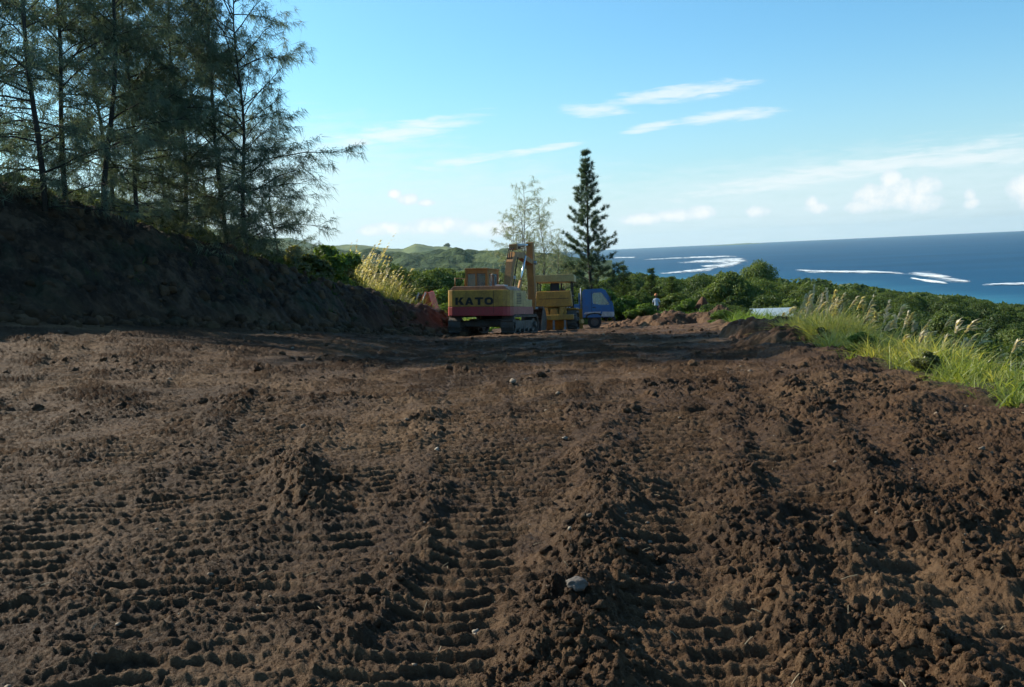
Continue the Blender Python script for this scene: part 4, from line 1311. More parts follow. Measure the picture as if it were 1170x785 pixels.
def blades(P, D, L, w):
    """thin tapering leaves: triangles from P along D*L"""
    n = len(P)
    side = unit(np.cross(D, rdir(n))) * (w[:, None] if isinstance(w, np.ndarray) else w) * .5
    tip = P + D * L[:, None]
    return np.stack((P - side, P + side, tip), 1)


def tri_mesh(name, T, mat, parent, tone=None, extra=None):
    """T (n,3,3) triangles (and optional quads (m,4,3))"""
    V = [T.reshape(-1, 3)]; Fc = [np.arange(len(T) * 3).reshape(-1, 3)]
    tn = [np.repeat(tone if tone is not None else RNG.random(len(T)), 3)]
    mi = [np.zeros(len(T))]
    if extra is not None:
        Q, t2, m2 = extra
        V.append(Q.reshape(-1, 3)); Fc.append(np.arange(Q.shape[0] * Q.shape[1]).reshape(Q.shape[0], Q.shape[1]) + len(T) * 3); tn.append(np.repeat(t2, Q.shape[1])); mi.append(np.full(len(Q), m2))
    return mesh_np(name, np.concatenate(V), Fc, mat, parent, attrs={'tone': np.concatenate(tn)}, mat_idx=np.concatenate(mi))


def leaf_quads(P, Nrm, size, aspect=1.6, droop=0.0):
    n = len(P)
    t = unit(np.cross(Nrm, rdir(n))); b = np.cross(Nrm, t)
    if droop: t = unit(t + np.array((0, 0, -droop)))
    s = size[:, None] if isinstance(size, np.ndarray) else size
    l = t * s * aspect * .5; ww = b * s * .5
    return np.stack((P - l, P + ww * .9 - l * .05 + Nrm * s * .08, P + l, P - ww * .9 - l * .05 + Nrm * s * .08), 1)


def quad_mesh(name, Q, mat, parent, tone=None):
    n = len(Q)
    return mesh_np(name, Q.reshape(-1, 3), np.arange(n * 4).reshape(-1, 4), mat, parent, attrs={'tone': np.repeat(tone if tone is not None else RNG.random(n), 4)})


# ---- casuarina: upright limbs, drooping bunches of fine needles
def casuarina(h, spread, lean, seed, mat, bark, nb=66, dens=1.0, needle=.40, label='', group=None, first=.03, stems=1, wid=.019, nd=.88, taper=.62):
    rs = random.Random(seed)
    t = thing('casuarina_tree', label, 'tree', group=group)
    mb = MB(); PP = []; DD = []; LL = []; TT = []
    for s_ in range(stems):
        ox, oy = (0, 0) if s_ == 0 else (rs.uniform(-.5, .5), rs.uniform(-.5, .5))
        ln = (lean[0] + (rs.uniform(-.08, .08) if s_ else 0), lean[1] + (rs.uniform(-.08, .08) if s_ else 0))
        H = h * (1 if s_ == 0 else rs.uniform(.7, .95))
        ax = [(ox + ln[0] * H * (k / 12) ** 1.15 + .10 * math.sin(k * .9 + seed), oy + ln[1] * H * (k / 12) + .10 * math.cos(k * .7 + seed), H * k / 12 - .3 * (k == 0)) for k in range(13)]
        r0 = .0066 * H + .012
        mb.tube(ax, [r0 * (1 - .93 * k / 12) for k in range(13)], 8)
        axv = [Vector(p) for p in ax]
        n_b = int(nb * (1 if s_ == 0 else .6))
        for i in range(n_b):
            f = first + (1 - first) * ((i + rs.random()) / n_b) ** .92
            f = min(f, .985)
            k = f * 12; a0 = axv[int(k)]; a1 = axv[min(int(k) + 1, 12)]; p = a0.lerp(a1, k - int(k))
            az = rs.uniform(0, 2 * PI)
            L = spread * (1.0 - taper * f ** 1.8) * rs.uniform(.5, 1.15) * (0.85 + .15 * min(1, f * 4))
            upa = rs.uniform(.15, .75) + .35 * f if f > .32 else rs.uniform(-.12, .45)
            d = Vector((math.cos(az) * math.cos(upa), math.sin(az) * math.cos(upa), math.sin(upa)))
            pts = [p]; q = p.copy(); dd = d.copy()
            ns = 5
            for j in range(ns):
                dd = (dd + Vector((rs.uniform(-.2, .2), rs.uniform(-.2, .2), rs.uniform(-.22, .10)))).normalized()
                q = q + dd * (L / ns); pts.append(q.copy())
            br = max(.006, .011 * L)
            mb.tube(pts, [br * (1 - .8 * j / ns) for j in range(ns + 1)], 4, cap=False)
            # side branchlets carrying loose, drooping puffs of needles
            nsb = max(3, int(5.2 * L * dens))
            for j in range(nsb + 1):
                u = min(1.0, .25 + .75 * (j + rs.random()) / nsb)
                kk = u * ns; b0 = pts[int(kk)] if kk < ns else pts[-1]; b1 = pts[min(int(kk) + 1, ns)]; bp = b0.lerp(b1, kk - int(kk))
                td = (dd * .8 + Vector((rs.uniform(-1, 1), rs.uniform(-1, 1), rs.uniform(-.45, .75)))).normalized()
                tl = rs.uniform(.35, .95) * min(1.2, .45 + .3 * L)
                e = bp + td * tl + Vector((0, 0, -.12 * tl))
                mb.tube([bp, bp + td * tl * .55, e], [.008, .005, .002], 3, cap=False)
                tn0 = rs.random()
                for q_ in range(max(2, int(tl / .16))):
                    if rs.random() < .12: continue
                    v = .35 + .7 * (q_ + rs.random()) / max(2, int(tl / .16))
                    m = int(rs.uniform(7, 13) * nd)
                    base = np.array(bp + td * tl * v)[None] + RNG.normal(size=(m, 3)) * .05
                    hang = np.array((td.x * .55, td.y * .55, -.55))[None] + RNG.normal(size=(m, 3)) * .40
                    PP.append(base); DD.append(unit(hang)); LL.append(RNG.uniform(.4, 1.2, m) * needle)
                    TT.append(np.clip(RNG.normal(tn0, .15, m), 0, 1))
    tr = mb.build('trunk', bark, t, True)
    P = np.concatenate(PP); D = np.concatenate(DD); L = np.concatenate(LL)
    T = blades(P, D, L, wid)
    tri_mesh('crown', T, mat, t, np.concatenate(TT))
    return t


CG = 'tall casuarinas on top of the cut bank'
cas = [casuarina(13.0, 3.5, (.00, .0), 1, M['casuarina'], M['bark'], nb=70, label='x', dens=1.1, group=CG),
       casuarina(12.0, 3.3, (.03, .02), 2, M['casuarina'], M['bark'], nb=68, label='x', group=CG),
       casuarina(11.5, 3.9, (.02, -.02), 3, M['casuarina'], M['bark'], nb=76, label='x', group=CG, first=.02, taper=.42),
       casuarina(13.5, 3.1, (.12, .03), 4, M['casuarina'], M['bark'], nb=62, label='x', group=CG, first=.12, dens=.95)]
CAS = [  # trunk pixel at the bank top, distance, kind, turn, size, label
    (283, 292, 37.5, 2, .3, 1.02, 'casuarina on the bank with airy crown reaching farthest right against the sky'),
    (318, 303, 42.0, 1, 2.2, .55, 'small drooping casuarina on the bank edge right of all the tall trunks'),
    (256, 282, 37.0, 1, 1.2, 1.05, 'straight slender casuarina on the bank just left of the airy rightmost one'),
    (214, 262, 37.0, 0, 2.6, .92, 'dense dark casuarina on the bank behind the straight slender one'),
    (160, 258, 34.5, 0, 4.1, .84, 'shorter bushy casuarina on the bank behind the right-leaning trunk'),
    (121, 243, 32.0, 3, .0, .98, 'casuarina on the bank whose long bare trunk leans right near its top'),
    (128, 246, 35.0, 2, 3.4, .90, 'dark casuarina close behind the foot of the leaning trunk'),
    (78, 230, 31.5, 1, 5.0, .98, 'casuarina on the bank tilting right, between the leftmost trunk and the long leaning one'),
    (47, 222, 29.5, 0, .9, .98, 'thick dense casuarina on the bank with the straight leftmost dark trunk'),
    (-6, 212, 31.0, 0, 3.0, 1.0, 'casuarina at the left edge of the bank, its trunk outside the view'),
    (-70, 205, 31.0, 2, 2.0, 1.0, None),
    (190, 262, 41.0, 1, 3.9, .95, 'casuarina set back from the bank edge among the dark undergrowth'),
    (236, 275, 43.0, 2, 5.5, .8, 'small casuarina at the back, showing between the slender and the dense trunks'),
]
used = set()
for px, py, dep, k, rz, sc, lab in CAS:
    if lab is None: continue
    p = at(px, py, dep); z = gz(p[0], p[1]) - .15
    if k in used: dup(cas[k], (p[0], p[1], z), rz, sc, lab, CG)
    else:
        used.add(k); cas[k].location = (p[0], p[1], z); cas[k].rotation_euler = (0, 0, rz); cas[k].scale = (sc,) * 3; cas[k]['label'] = lab

# pale wispy casuarinas behind the excavator
WG = 'thin pale casuarinas behind the excavator'
wp = casuarina(10.2, 2.5, (.0, .0), 11, M['wispy'], M['pale_bark'], nb=40, dens=.7, needle=.34, nd=.64, label='thin pale casuarina with see-through top directly behind the excavator boom', group=WG, first=.2, stems=2, wid=.022)
p = at(603, 340, 74); wp.location = (p[0], p[1], gz(p[0], p[1]) - .2)
p = at(622, 340, 78); dup(wp, (p[0], p[1], gz(p[0], p[1]) - .2), 2.2, .93, 'thin pale casuarina just right of the excavator boom', WG)
p = at(590, 340, 80); dup(wp, (p[0], p[1], gz(p[0], p[1]) - .2), 4.0, .84, 'shorter thin pale casuarina left of the excavator boom', WG)
p = at(640, 340, 82); dup(wp, (p[0], p[1], gz(p[0], p[1]) - .2), 5.1, .70, 'short pale feathery casuarina between the boom and the tall pine', WG)
wg = casuarina(7.0, 2.0, (.02, .0), 12, M['pine'], M['bark'], nb=46, dens=.9, label='bushy grey green casuarina behind the bulldozer canopy', group=None, first=.05, stems=2)
p = at(648, 340, 84); wg.location = (p[0], p[1], gz(p[0], p[1]) - .2); wg.scale = (.85,) * 3


# ---- pine with whorled branches and tufted needles
def pine(h, reach, seed, mat, bark, label, group=None, whorls=25, crown0=.16, tuft=.33, per=36):
    rs = random.Random(seed)
    t = thing('pine_tree', label, 'tree', group=group)
    mb = MB(); ax = [(.05 * math.sin(k), .04 * math.cos(k * 1.3), h * k / 10 - .3 * (k == 0)) for k in range(11)]
    mb.tube(ax, [.013 * h * (1 - .94 * k / 10) for k in range(11)], 10)
    PP = []; DD = []; LL = []; TT = []
    for w in range(whorls):
        f = crown0 + (1 - crown0) * (w / (whorls - 1)) ** .95
        z = h * min(f, .985)
        L0 = reach * (1 - ((f - crown0) / (1 - crown0)) ** 1.15) + .22
        nb = rs.choice((4, 5, 6)) if f < .93 else 3
        a0 = rs.uniform(0, 6)
        for b in range(nb):
            if rs.random() < .10: continue
            a = a0 + 2 * PI * b / nb + rs.uniform(-.3, .3); L = L0 * rs.choice((rs.uniform(.35, .7), rs.uniform(.7, 1.15), rs.uniform(.7, 1.15)))
            up = rs.uniform(-.05, .3) + .45 * f
            pts = [Vector((0, 0, z + rs.uniform(-.1, .1)))]
            d = Vector((math.cos(a), math.sin(a), up)).normalized()
            for j in range(4):
                d = (d + Vector((rs.uniform(-.1, .1), rs.uniform(-.1, .1), .10))).normalized(); pts.append(pts[-1] + d * L / 4)
            mb.tube(pts, [.03 * (1 - .18 * j) * (.4 + .6 * (1 - f)) for j in range(5)], 4, cap=False)
            nt_ = max(2, int(L / .30))
            for j in range(nt_ + 1):
                u = .38 + .62 * j / nt_
                k = u * 4; q = pts[int(k)].lerp(pts[min(int(k) + 1, 4)], k - int(k))
                for s in range(2 if u < .9 else 1):
                    c = q + Vector((rs.uniform(-.2, .2), rs.uniform(-.2, .2), rs.uniform(.0, .16))) * (1 if u < .95 else .3)
                    D = unit(RNG.normal(size=(per, 3)) + np.array((d.x * .8, d.y * .8, .75)))
                    PP.append(np.array(c)[None] + RNG.normal(size=(per, 3)) * .05); DD.append(D); LL.append(RNG.uniform(.6, 1.1, per) * tuft); TT.append(np.clip(RNG.normal(rs.random(), .12, per), 0, 1))
    mb.build('trunk', bark, t, True)
    T = blades(np.concatenate(PP), np.concatenate(DD), np.concatenate(LL), .03)
    tri_mesh('crown', T, mat, t, np.concatenate(TT))
    return t


tp = pine(14.2, 3.0, 5, M['pine'], M['bark'], 'tall conical pine with tufted branches standing behind the blue truck')
p = at(675, 340, 85); tp.location = (p[0], p[1], gz(p[0], p[1]) - .2)
tp.scale = (1, 1, ((at(674, 173, 85)[2] - tp.location.z) / 14.2))
YG = 'young pines beyond the truck'
yp = pine(5.6, 1.35, 6, M['dark_leaf'], M['bark'], 'dark young pine with pointed top, standing apart above the person', YG, 15, .04, .26, 26)
p = at(745, 340, 92); yp.location = (p[0], p[1], gz(p[0], p[1])); yp.scale = (1.0, 1.0, (at(745, 309, 92)[2] - yp.location.z) / 5.6)
p = at(713, 340, 90); dup(yp, (p[0], p[1], gz(p[0], p[1])), 1.7, (1.25, 1.25, (at(713, 306, 90)[2] - gz(p[0], p[1])) / 5.6), 'dark young pine above the front of the blue truck', YG)
p = at(701, 340, 100); dup(yp, (p[0], p[1], gz(p[0], p[1])), 3.1, (1.2, 1.2, (at(701, 314, 100)[2] - gz(p[0], p[1])) / 5.6), 'dark young pine close to the right side of the tall pine', YG)
p = at(768, 340, 104); dup(yp, (p[0], p[1], gz(p[0], p[1])), 4.4, (1.3, 1.3, (at(768, 318, 104)[2] - gz(p[0], p[1])) / 5.6), 'short dark young pine to the right of the person', YG)


# ---- broadleaf trees: lobes of leaf clumps on limbs
def broadleaf(name, W, H, lobes, nleaf, leaf, seed, mat, bark, label, cat, group=None, trunk=.35, flat=.8, low=False, droop=0.0):
    rs = random.Random(seed); rg = np.random.default_rng(seed)
    t = thing(name, label, cat, group=group)
    mb = MB()
    tz = H * trunk
    C = []
    for i in range(lobes):
        a = i * 2.399 + rs.uniform(-.4, .4); r = math.sqrt((i + .4) / lobes) * W * .36 * rs.uniform(.8, 1.15)
        zz = H * (trunk + (1 - trunk) * (.30 + .48 * (1 - (r / (W * .42)) ** 2) * rs.uniform(.6, 1.1)))
        if low and i % 2: zz *= rs.uniform(.35, .8)
        C.append((Vector((math.cos(a) * r, math.sin(a) * r, zz)), W * rs.uniform(.15, .24)))
    r0 = .022 * H + .03
    mb.tube([(0, 0, -.5), (.03 * H, 0, tz * .5), (0, .02 * H, tz)], [r0 * 1.2, r0, r0 * .8], 7)
    for c, r in C:
        mid = Vector((c.x * .45, c.y * .45, tz + (c.z - tz) * .55)); mb.tube([(0, .02 * H, tz * .92), mid, c], [r0 * .5, r0 * .32, r0 * .1], 5, cap=False)
    mb.build('trunk', bark, t, True)
    Qs = []; Ts = []
    tot = sum(r * r for _, r in C)
    for c, r in C:
        n = int(nleaf * r * r / tot)
        d = unit(rg.normal(size=(n, 3)) * np.array((1, 1, 1.0)) + np.array((0, 0, .25)))
        lump = vnoise(d[:, 0] * 2.6 + seed + c.x * 3, d[:, 1] * 2.6 + d[:, 2] * 2.2, seed)
        rad = r * (0.80 + .34 * lump + rg.normal(size=n) * .10)
        keep = rg.random(n) < np.clip(.75 + .8 * lump, .12, 1)
        P = np.array(c)[None] + d * rad[:, None] * np.array((1, 1, flat))
        Nn = unit(d * .9 + rg.normal(size=(n, 3)) * .55 + np.array((0, 0, .3)))
        Q = leaf_quads(P, Nn, leaf * rg.uniform(.6, 1.35, n), 1.5, droop)
        Qs.append(Q[keep]); Ts.append(np.clip(rg.normal(rs.uniform(.25, .75), .22, n), 0, 1)[keep])
    quad_mesh('crown', np.concatenate(Qs), mat, t, np.concatenate(Ts))
    return t


FOREST = []
specs = [(6.5, 6.8, 13, .34, .7), (7.5, 6.2, 15, .30, .65), (5.2, 6.2, 9, .36, .9), (8.5, 7.2, 17, .30, .7), (4.6, 4.6, 8, .25, .85), (6.0, 5.2, 12, .2, .75)]
for i, (W, H, lb, tr, fl) in enumerate(specs):
    FOREST.append(broadleaf('broadleaf_tree', W, H, lb, 14000, .19, 100 + i, M['leaf'] if i % 3 != 1 else M['dark_leaf'], M['bark'], 'x', 'tree', trunk=tr, flat=fl))
NEARB = [broadleaf('broadleaf_bush', 3.4, 2.9, 9, 15000, .10, 130, M['leaf'], M['bark'], 'x', 'bush', trunk=.12, low=True),
         broadleaf('broadleaf_bush', 3.0, 2.4, 8, 15000, .095, 131, M['dark_leaf'], M['bark'], 'x', 'bush', trunk=.1, low=True),
         broadleaf('broadleaf_bush', 2.6, 2.1, 7, 13000, .09, 132, M['bright_leaf'], M['bark'], 'x', 'bush', trunk=.08, low=True)]
SHADE = ['dark green', 'mid green', 'olive green']
first_used = {}


def place(proto, x, y, scale, rz, label, group, dz=0.0):
    z = gz(x, y) + dz
    if proto.name not in first_used:
        first_used[proto.name] = 1
        proto.location = (x, y, z); proto.rotation_euler = (0, 0, rz); proto.scale = (scale,) * 3 if isinstance(scale, (int, float)) else scale
        proto['label'] = label; proto['group'] = group
        return proto
    return dup(proto, (x, y, z), rz, scale, label, group)


SKX = [280, 375, 430, 470, 520, 560, 600, 640, 690, 702, 719, 743, 768, 784, 809, 850, 868, 895, 911, 936, 961, 977, 1030, 1051, 1071, 1100, 1121, 1141, 1170, 1260]
SKY = [290, 296, 298, 303, 306, 310, 314, 316, 324, 320, 312, 314, 318, 322, 309, 304, 301, 310, 316, 319, 327, 325, 335, 335, 338, 339, 343, 348, 348, 354]


def fit_height(x, y, z, H, want):
    """largest height scale up to want that keeps a tree of height H below the wood's skyline as it stands there"""
    px = 585 + F * x / y
    top = at(px, float(np.interp(px, SKX, SKY)), y)[2]
    return min(want, (top - z) / H)


def bearing_px(x, y): return 585 + F * x / y


# the wooded spur on the right, down to the sea: every tree an object
rr_ = random.Random(42)
spots = []
for _ in range(60000):
    y = 44 + 200 * rr_.random() ** .8; px = rr_.uniform(690, 1200)
    x = (px - 585) / F * y
    e = float(np.interp(y, EY, EX))
    if x < e + 5.5 + max(0, 60 - y) * .08 or (y < 88 and px < 800): continue
    if 840 < px < 930 and 60 < y < 80: continue
    sp = 3.1 + .013 * y if y < 90 else 4.3
    if y > 150: sp = 5.0
    if any((x - a) ** 2 + (y - b) ** 2 < sp * sp for a, b, _ in spots): continue
    spots.append((x, y, px))
    if len(spots) >= 205: break
spots.sort(key=lambda s: s[1])
SG = 'broadleaf trees of the wooded spur below the bench'


def zone(px): return 'beyond the earth mounds' if px < 800 else 'behind the pale metal roof' if px < 930 else 'beyond the plumed grass' if px < 1060 else 'near the right edge'


for x, y, px in spots:
    near = y < 72
    k = rr_.randrange(6) if not near else rr_.choice((2, 4, 4, 5))
    pr = FOREST[k]
    rowt = 'in the nearest wood' if y < 72 else 'in the middle wood' if y < 140 else 'on the wood crest'
    size = 'small' if k == 4 else 'broad-crowned' if k in (1, 3) else 'round-crowned'
    sc = rr_.uniform(.72, 1.12) * (.62 if y < 60 else .74 if y < 80 else .9)
    sz = fit_height(x, y, gz(x, y), specs[k][1] * .97, sc * rr_.uniform(.85, 1.1))
    if sz < .4: continue
    sc = min(sc, sz * 1.5)
    place(pr, x, y, (sc, sc, sz), rr_.uniform(0, 6.28), '%s %s tree %s %s' % (size, SHADE[k % 3], rowt, zone(px)), SG, -.3)
p = at(866, 300, 195); o = place(FOREST[3], p[0], 195, 1.0, .4, 'tallest broad tree on the wooded crest, topping the skyline against the surf', SG, 0)
o.scale = (.85, .85, max(.8, (p[2] + .3 - gz(p[0], 195)) / 7.0))

# trees in the valley to the left and straight ahead
VG = 'trees of the valley beyond the machines'
spots2 = []
for _ in range(30000):
    y = 95 + 330 * rr_.random() ** 1.3; px = rr_.uniform(375, 700)
    x = (px - 585) / F * y
    sp = 5.5 + .012 * y
    if any((x - a) ** 2 + (y - b) ** 2 < sp * sp for a, b, _ in spots2): continue
    spots2.append((x, y, px))
    if len(spots2) >= 110: break
for x, y, px in sorted(spots2, key=lambda s: s[1]):
    k = rr_.randrange(6); sc = rr_.uniform(.8, 1.25)
    where = 'left of the excavator' if px < 512 else 'behind the excavator' if px < 610 else 'behind the bulldozer and truck'
    far = 'near' if y < 160 else 'halfway up' if y < 270 else 'far up'
    size = 'small' if k == 4 else 'broad-crowned' if k in (1, 3) else 'round-crowned'
    sz = fit_height(x, y, gz(x, y), specs[k][1] * .97, sc)
    if sz < .4: continue
    sc = min(sc, sz * 1.5)
    place(FOREST[k], x, y, (sc, sc, sz), rr_.uniform(0, 6.28), '%s %s tree %s the valley %s' % (size, SHADE[k % 3], far, where), VG, -.2)


def far_wood():
    """The wood beyond the trees one can tell apart, as one mass of crowns."""
    rg = np.random.default_rng(5); Qs = []; Ts = []
    n = 2600
    px = np.concatenate((rg.uniform(280, 720, 2000), rg.uniform(690, 1230, 600)))
    y = np.concatenate((rg.uniform(300, 1150, 2000), rg.uniform(60, 330, 600)))
    x = (px - 585) / F * y
    e = np.interp(y, EY, EX)
    ok = (x < -12) | (y > 240) | (x > e + 9)
    px, x, y = px[ok], x[ok], y[ok]
    z = terrain(x, y)
    for i in range(len(x)):
        fr = y[i] > 250
        W = rg.uniform(2.6, 4.6) if fr else rg.uniform(1.4, 2.6)
        H = W * rg.uniform(1.0, 1.7); H = min(H, fit_height(x[i], y[i], z[i], 1.1, 99)); m = 160 if fr else 620
        if H < W * .4: continue
        d = unit(rg.normal(size=(m, 3)) + np.array((0, 0, .4)))
        P = np.array((x[i], y[i], z[i] + H * .55))[None] + d * np.array((W, W, H * .55)) * (0.8 + .3 * rg.random((m, 1)))
        Qs.append(leaf_quads(P, unit(d + rg.normal(size=(m, 3)) * .5), (W * .26 if fr else .24) * rg.uniform(.6, 1.3, m))); Ts.append(np.clip(rg.normal(rg.random(), .2, m), 0, 1))
    o = quad_mesh('distant_wood', np.concatenate(Qs), M['dark_leaf'], None, np.concatenate(Ts))
    tag(o, 'far wood reading as one dark green mass across the valley', None, None, 'stuff')


far_wood()

# lone tree on the hill skyline
p = at(511, 281, 3300)
lt_ = broadleaf('hilltop_tree', 26, 26, 8, 900, 3.0, 151, M['dark_leaf'], M['bark'], 'tiny lone dark tree on the far hilltop above the excavator cab', 'tree')
lt_.location = (p[0], 3300, p[2] - 18)

# bushes: on top of the bank, at the bank's end, along the bench edge and beyond the mounds
BG = 'bushes around the bench'
YB = [broadleaf('leafy_shrub', 2.4, 2.3, 8, 5200, .13, 141, M['yellow_leaf'], M['bark'], 'x', 'bush', trunk=.1, low=True),
      broadleaf('leafy_shrub', 2.8, 3.0, 8, 6200, .15, 142, M['bright_leaf'], M['bark'], 'x', 'bush', trunk=.15, low=True)]
BUSH = [  # px, top py, depth, proto, width scale, label
    (352, 293, 41, YB[0], 1.0, 'yellow green backlit shrub on the bank below the rightmost casuarina'),
    (378, 281, 43, YB[1], 1.0, 'tall leafy green shrub on the bank beside the pale plumed grass'),
    (332, 284, 42, YB[0], .8, 'small yellowish shrub on the bank edge under the casuarina boughs'),
    (395, 300, 45, YB[0], .8, 'low yellow green shrub at the left foot of the plumed grass'),
    (10, 198, 31, YB[1], .6, 'bright leafy shrub on the bank at the left edge'),
    (38, 206, 32, YB[0], .5, 'small yellow green shrub on the bank between the leftmost trunks'),
    (150, 236, 38, NEARB[1], 1.2, 'dark bush under the leaning casuarina'),
    (185, 246, 39, NEARB[0], 1.25, 'dark green bush below the dense casuarina'),
    (225, 258, 40, NEARB[1], 1.2, 'dark bush left of the straight slender casuarina trunk'),
    (268, 272, 41, NEARB[0], 1.05, 'dark green bush between the two rightmost casuarina trunks'),
    (310, 286, 43, NEARB[1], 1.1, 'dark bush right of the rightmost casuarina trunk'),
    (100, 222, 37, NEARB[0], 1.2, 'dark green bush behind the tilting casuarina trunk'),
    (60, 213, 36, NEARB[1], 1.2, 'dark bush behind the leftmost casuarina trunk'),
    (455, 326, 58, NEARB[0], 1.1, 'dark green bush right of the pale plumed grass'),
    (476, 333, 62, NEARB[1], 1.0, 'dark bush above the orange red scoop'),
    (500, 338, 60, NEARB[2], 1.15, 'bright green bush between the scoop and the excavator'),
    (506, 352, 56, NEARB[2], .9, 'low bright green bush touching the left of the excavator'),
    (488, 322, 78, NEARB[0], 1.3, 'mid green bush in the valley left of the excavator cab'),
    (440, 318, 72, NEARB[1], 1.5, 'large dark bush behind the pale plumed grass'),
    (632, 330, 66, NEARB[2], 1.2, 'leafy bush behind the bulldozer canopy'),
    (655, 334, 66, NEARB[0], 1.1, 'green bush between the bulldozer and the truck cab'),
    (692, 336, 70, NEARB[2], 1.1, 'pale green bush behind the truck windscreen'),
    (712, 343, 72, NEARB[2], 1.3, 'bright green bush just right of the truck'),
    (726, 336, 80, NEARB[0], 1.2, 'green bush left of the person'),
    (735, 350, 68, NEARB[2], 1.0, 'low bright bush behind the long earth mound, left of the person'),
    (772, 338, 78, NEARB[0], 1.2, 'green bush right of the person'),
    (784, 345, 70, NEARB[2], .8, 'small bright green bush just left of the distant bare mound'),
    (827, 357, 42, NEARB[2], .62, 'dense low green bush between the two dark earth mounds'),
    (838, 352, 50, NEARB[0], .8, 'low dark green bush behind the dense one between the mounds'),
    (822, 346, 66, NEARB[1], .9, 'dark bush just right of the distant bare mound'),
    (1085, 398, 25, NEARB[1], .62, 'dark round bush below the tall grass near the right edge'),
    (1120, 402, 27, NEARB[0], .8, 'dark green bush near the right edge, beyond the round one'),
    (1152, 420, 22, NEARB[1], .62, 'dark bush just above the bright grass at the right edge'),
    (1060, 385, 33, NEARB[0], .85, 'green bush downhill of the last grass plumes'),
    (1020, 378, 38, NEARB[1], .9, 'dark bush downhill behind the middle of the tall grass'),
    (975, 366, 40, NEARB[0], .9, 'green bush downhill behind the far half of the tall grass'),
    (940, 358, 46, NEARB[1], 1.0, 'dark bush behind the far end of the tall grass'),
    (1150, 392, 34, NEARB[0], 1.0, 'mid green bush on the slope at the right edge'),
    (1100, 384, 38, NEARB[2], .95, 'brighter green bush on the slope below the wood'),
]
for px, py, dep, pr, sw, lab in BUSH:
    p = at(px, py, dep); g = gz(p[0], p[1]) - .15
    Hn = {'leafy_shrub': 2.3, 'broadleaf_bush': 2.5}[stem_ := pr.name.split('.')[0]]
    hh = {YB[0].name: 2.0, YB[1].name: 2.6, NEARB[0].name: 2.55, NEARB[1].name: 2.1, NEARB[2].name: 1.85}[pr.name]
    sz = min(1.35, max(.3, (p[2] - g) / hh))
    sw2 = max(sw, sz * .55)
    place(pr, p[0], p[1], (sw2, sw2, sz), rr_.uniform(0, 6.28), lab, BG, -.15)


EG = 'low weeds along the bench edge'
for y, dx, s, k, lab in ((10.6, .7, .17, 1, 'low bright green weed in the short grass nearest the right edge'), (13.6, .35, .15, 0, 'low yellow green weed hugging the soil left of the short grass'),
                         (17.2, .3, .17, 1, 'low bright green weed hugging the soil below the plumed grass'), (21.0, .4, .19, 0, 'low yellow green weed on the soil edge by the far plumes')):
    place(YB[k], float(np.interp(y, EY, EX)) + dx, y, (s * 1.2, s * 1.2, s), y, lab, EG, -.03)


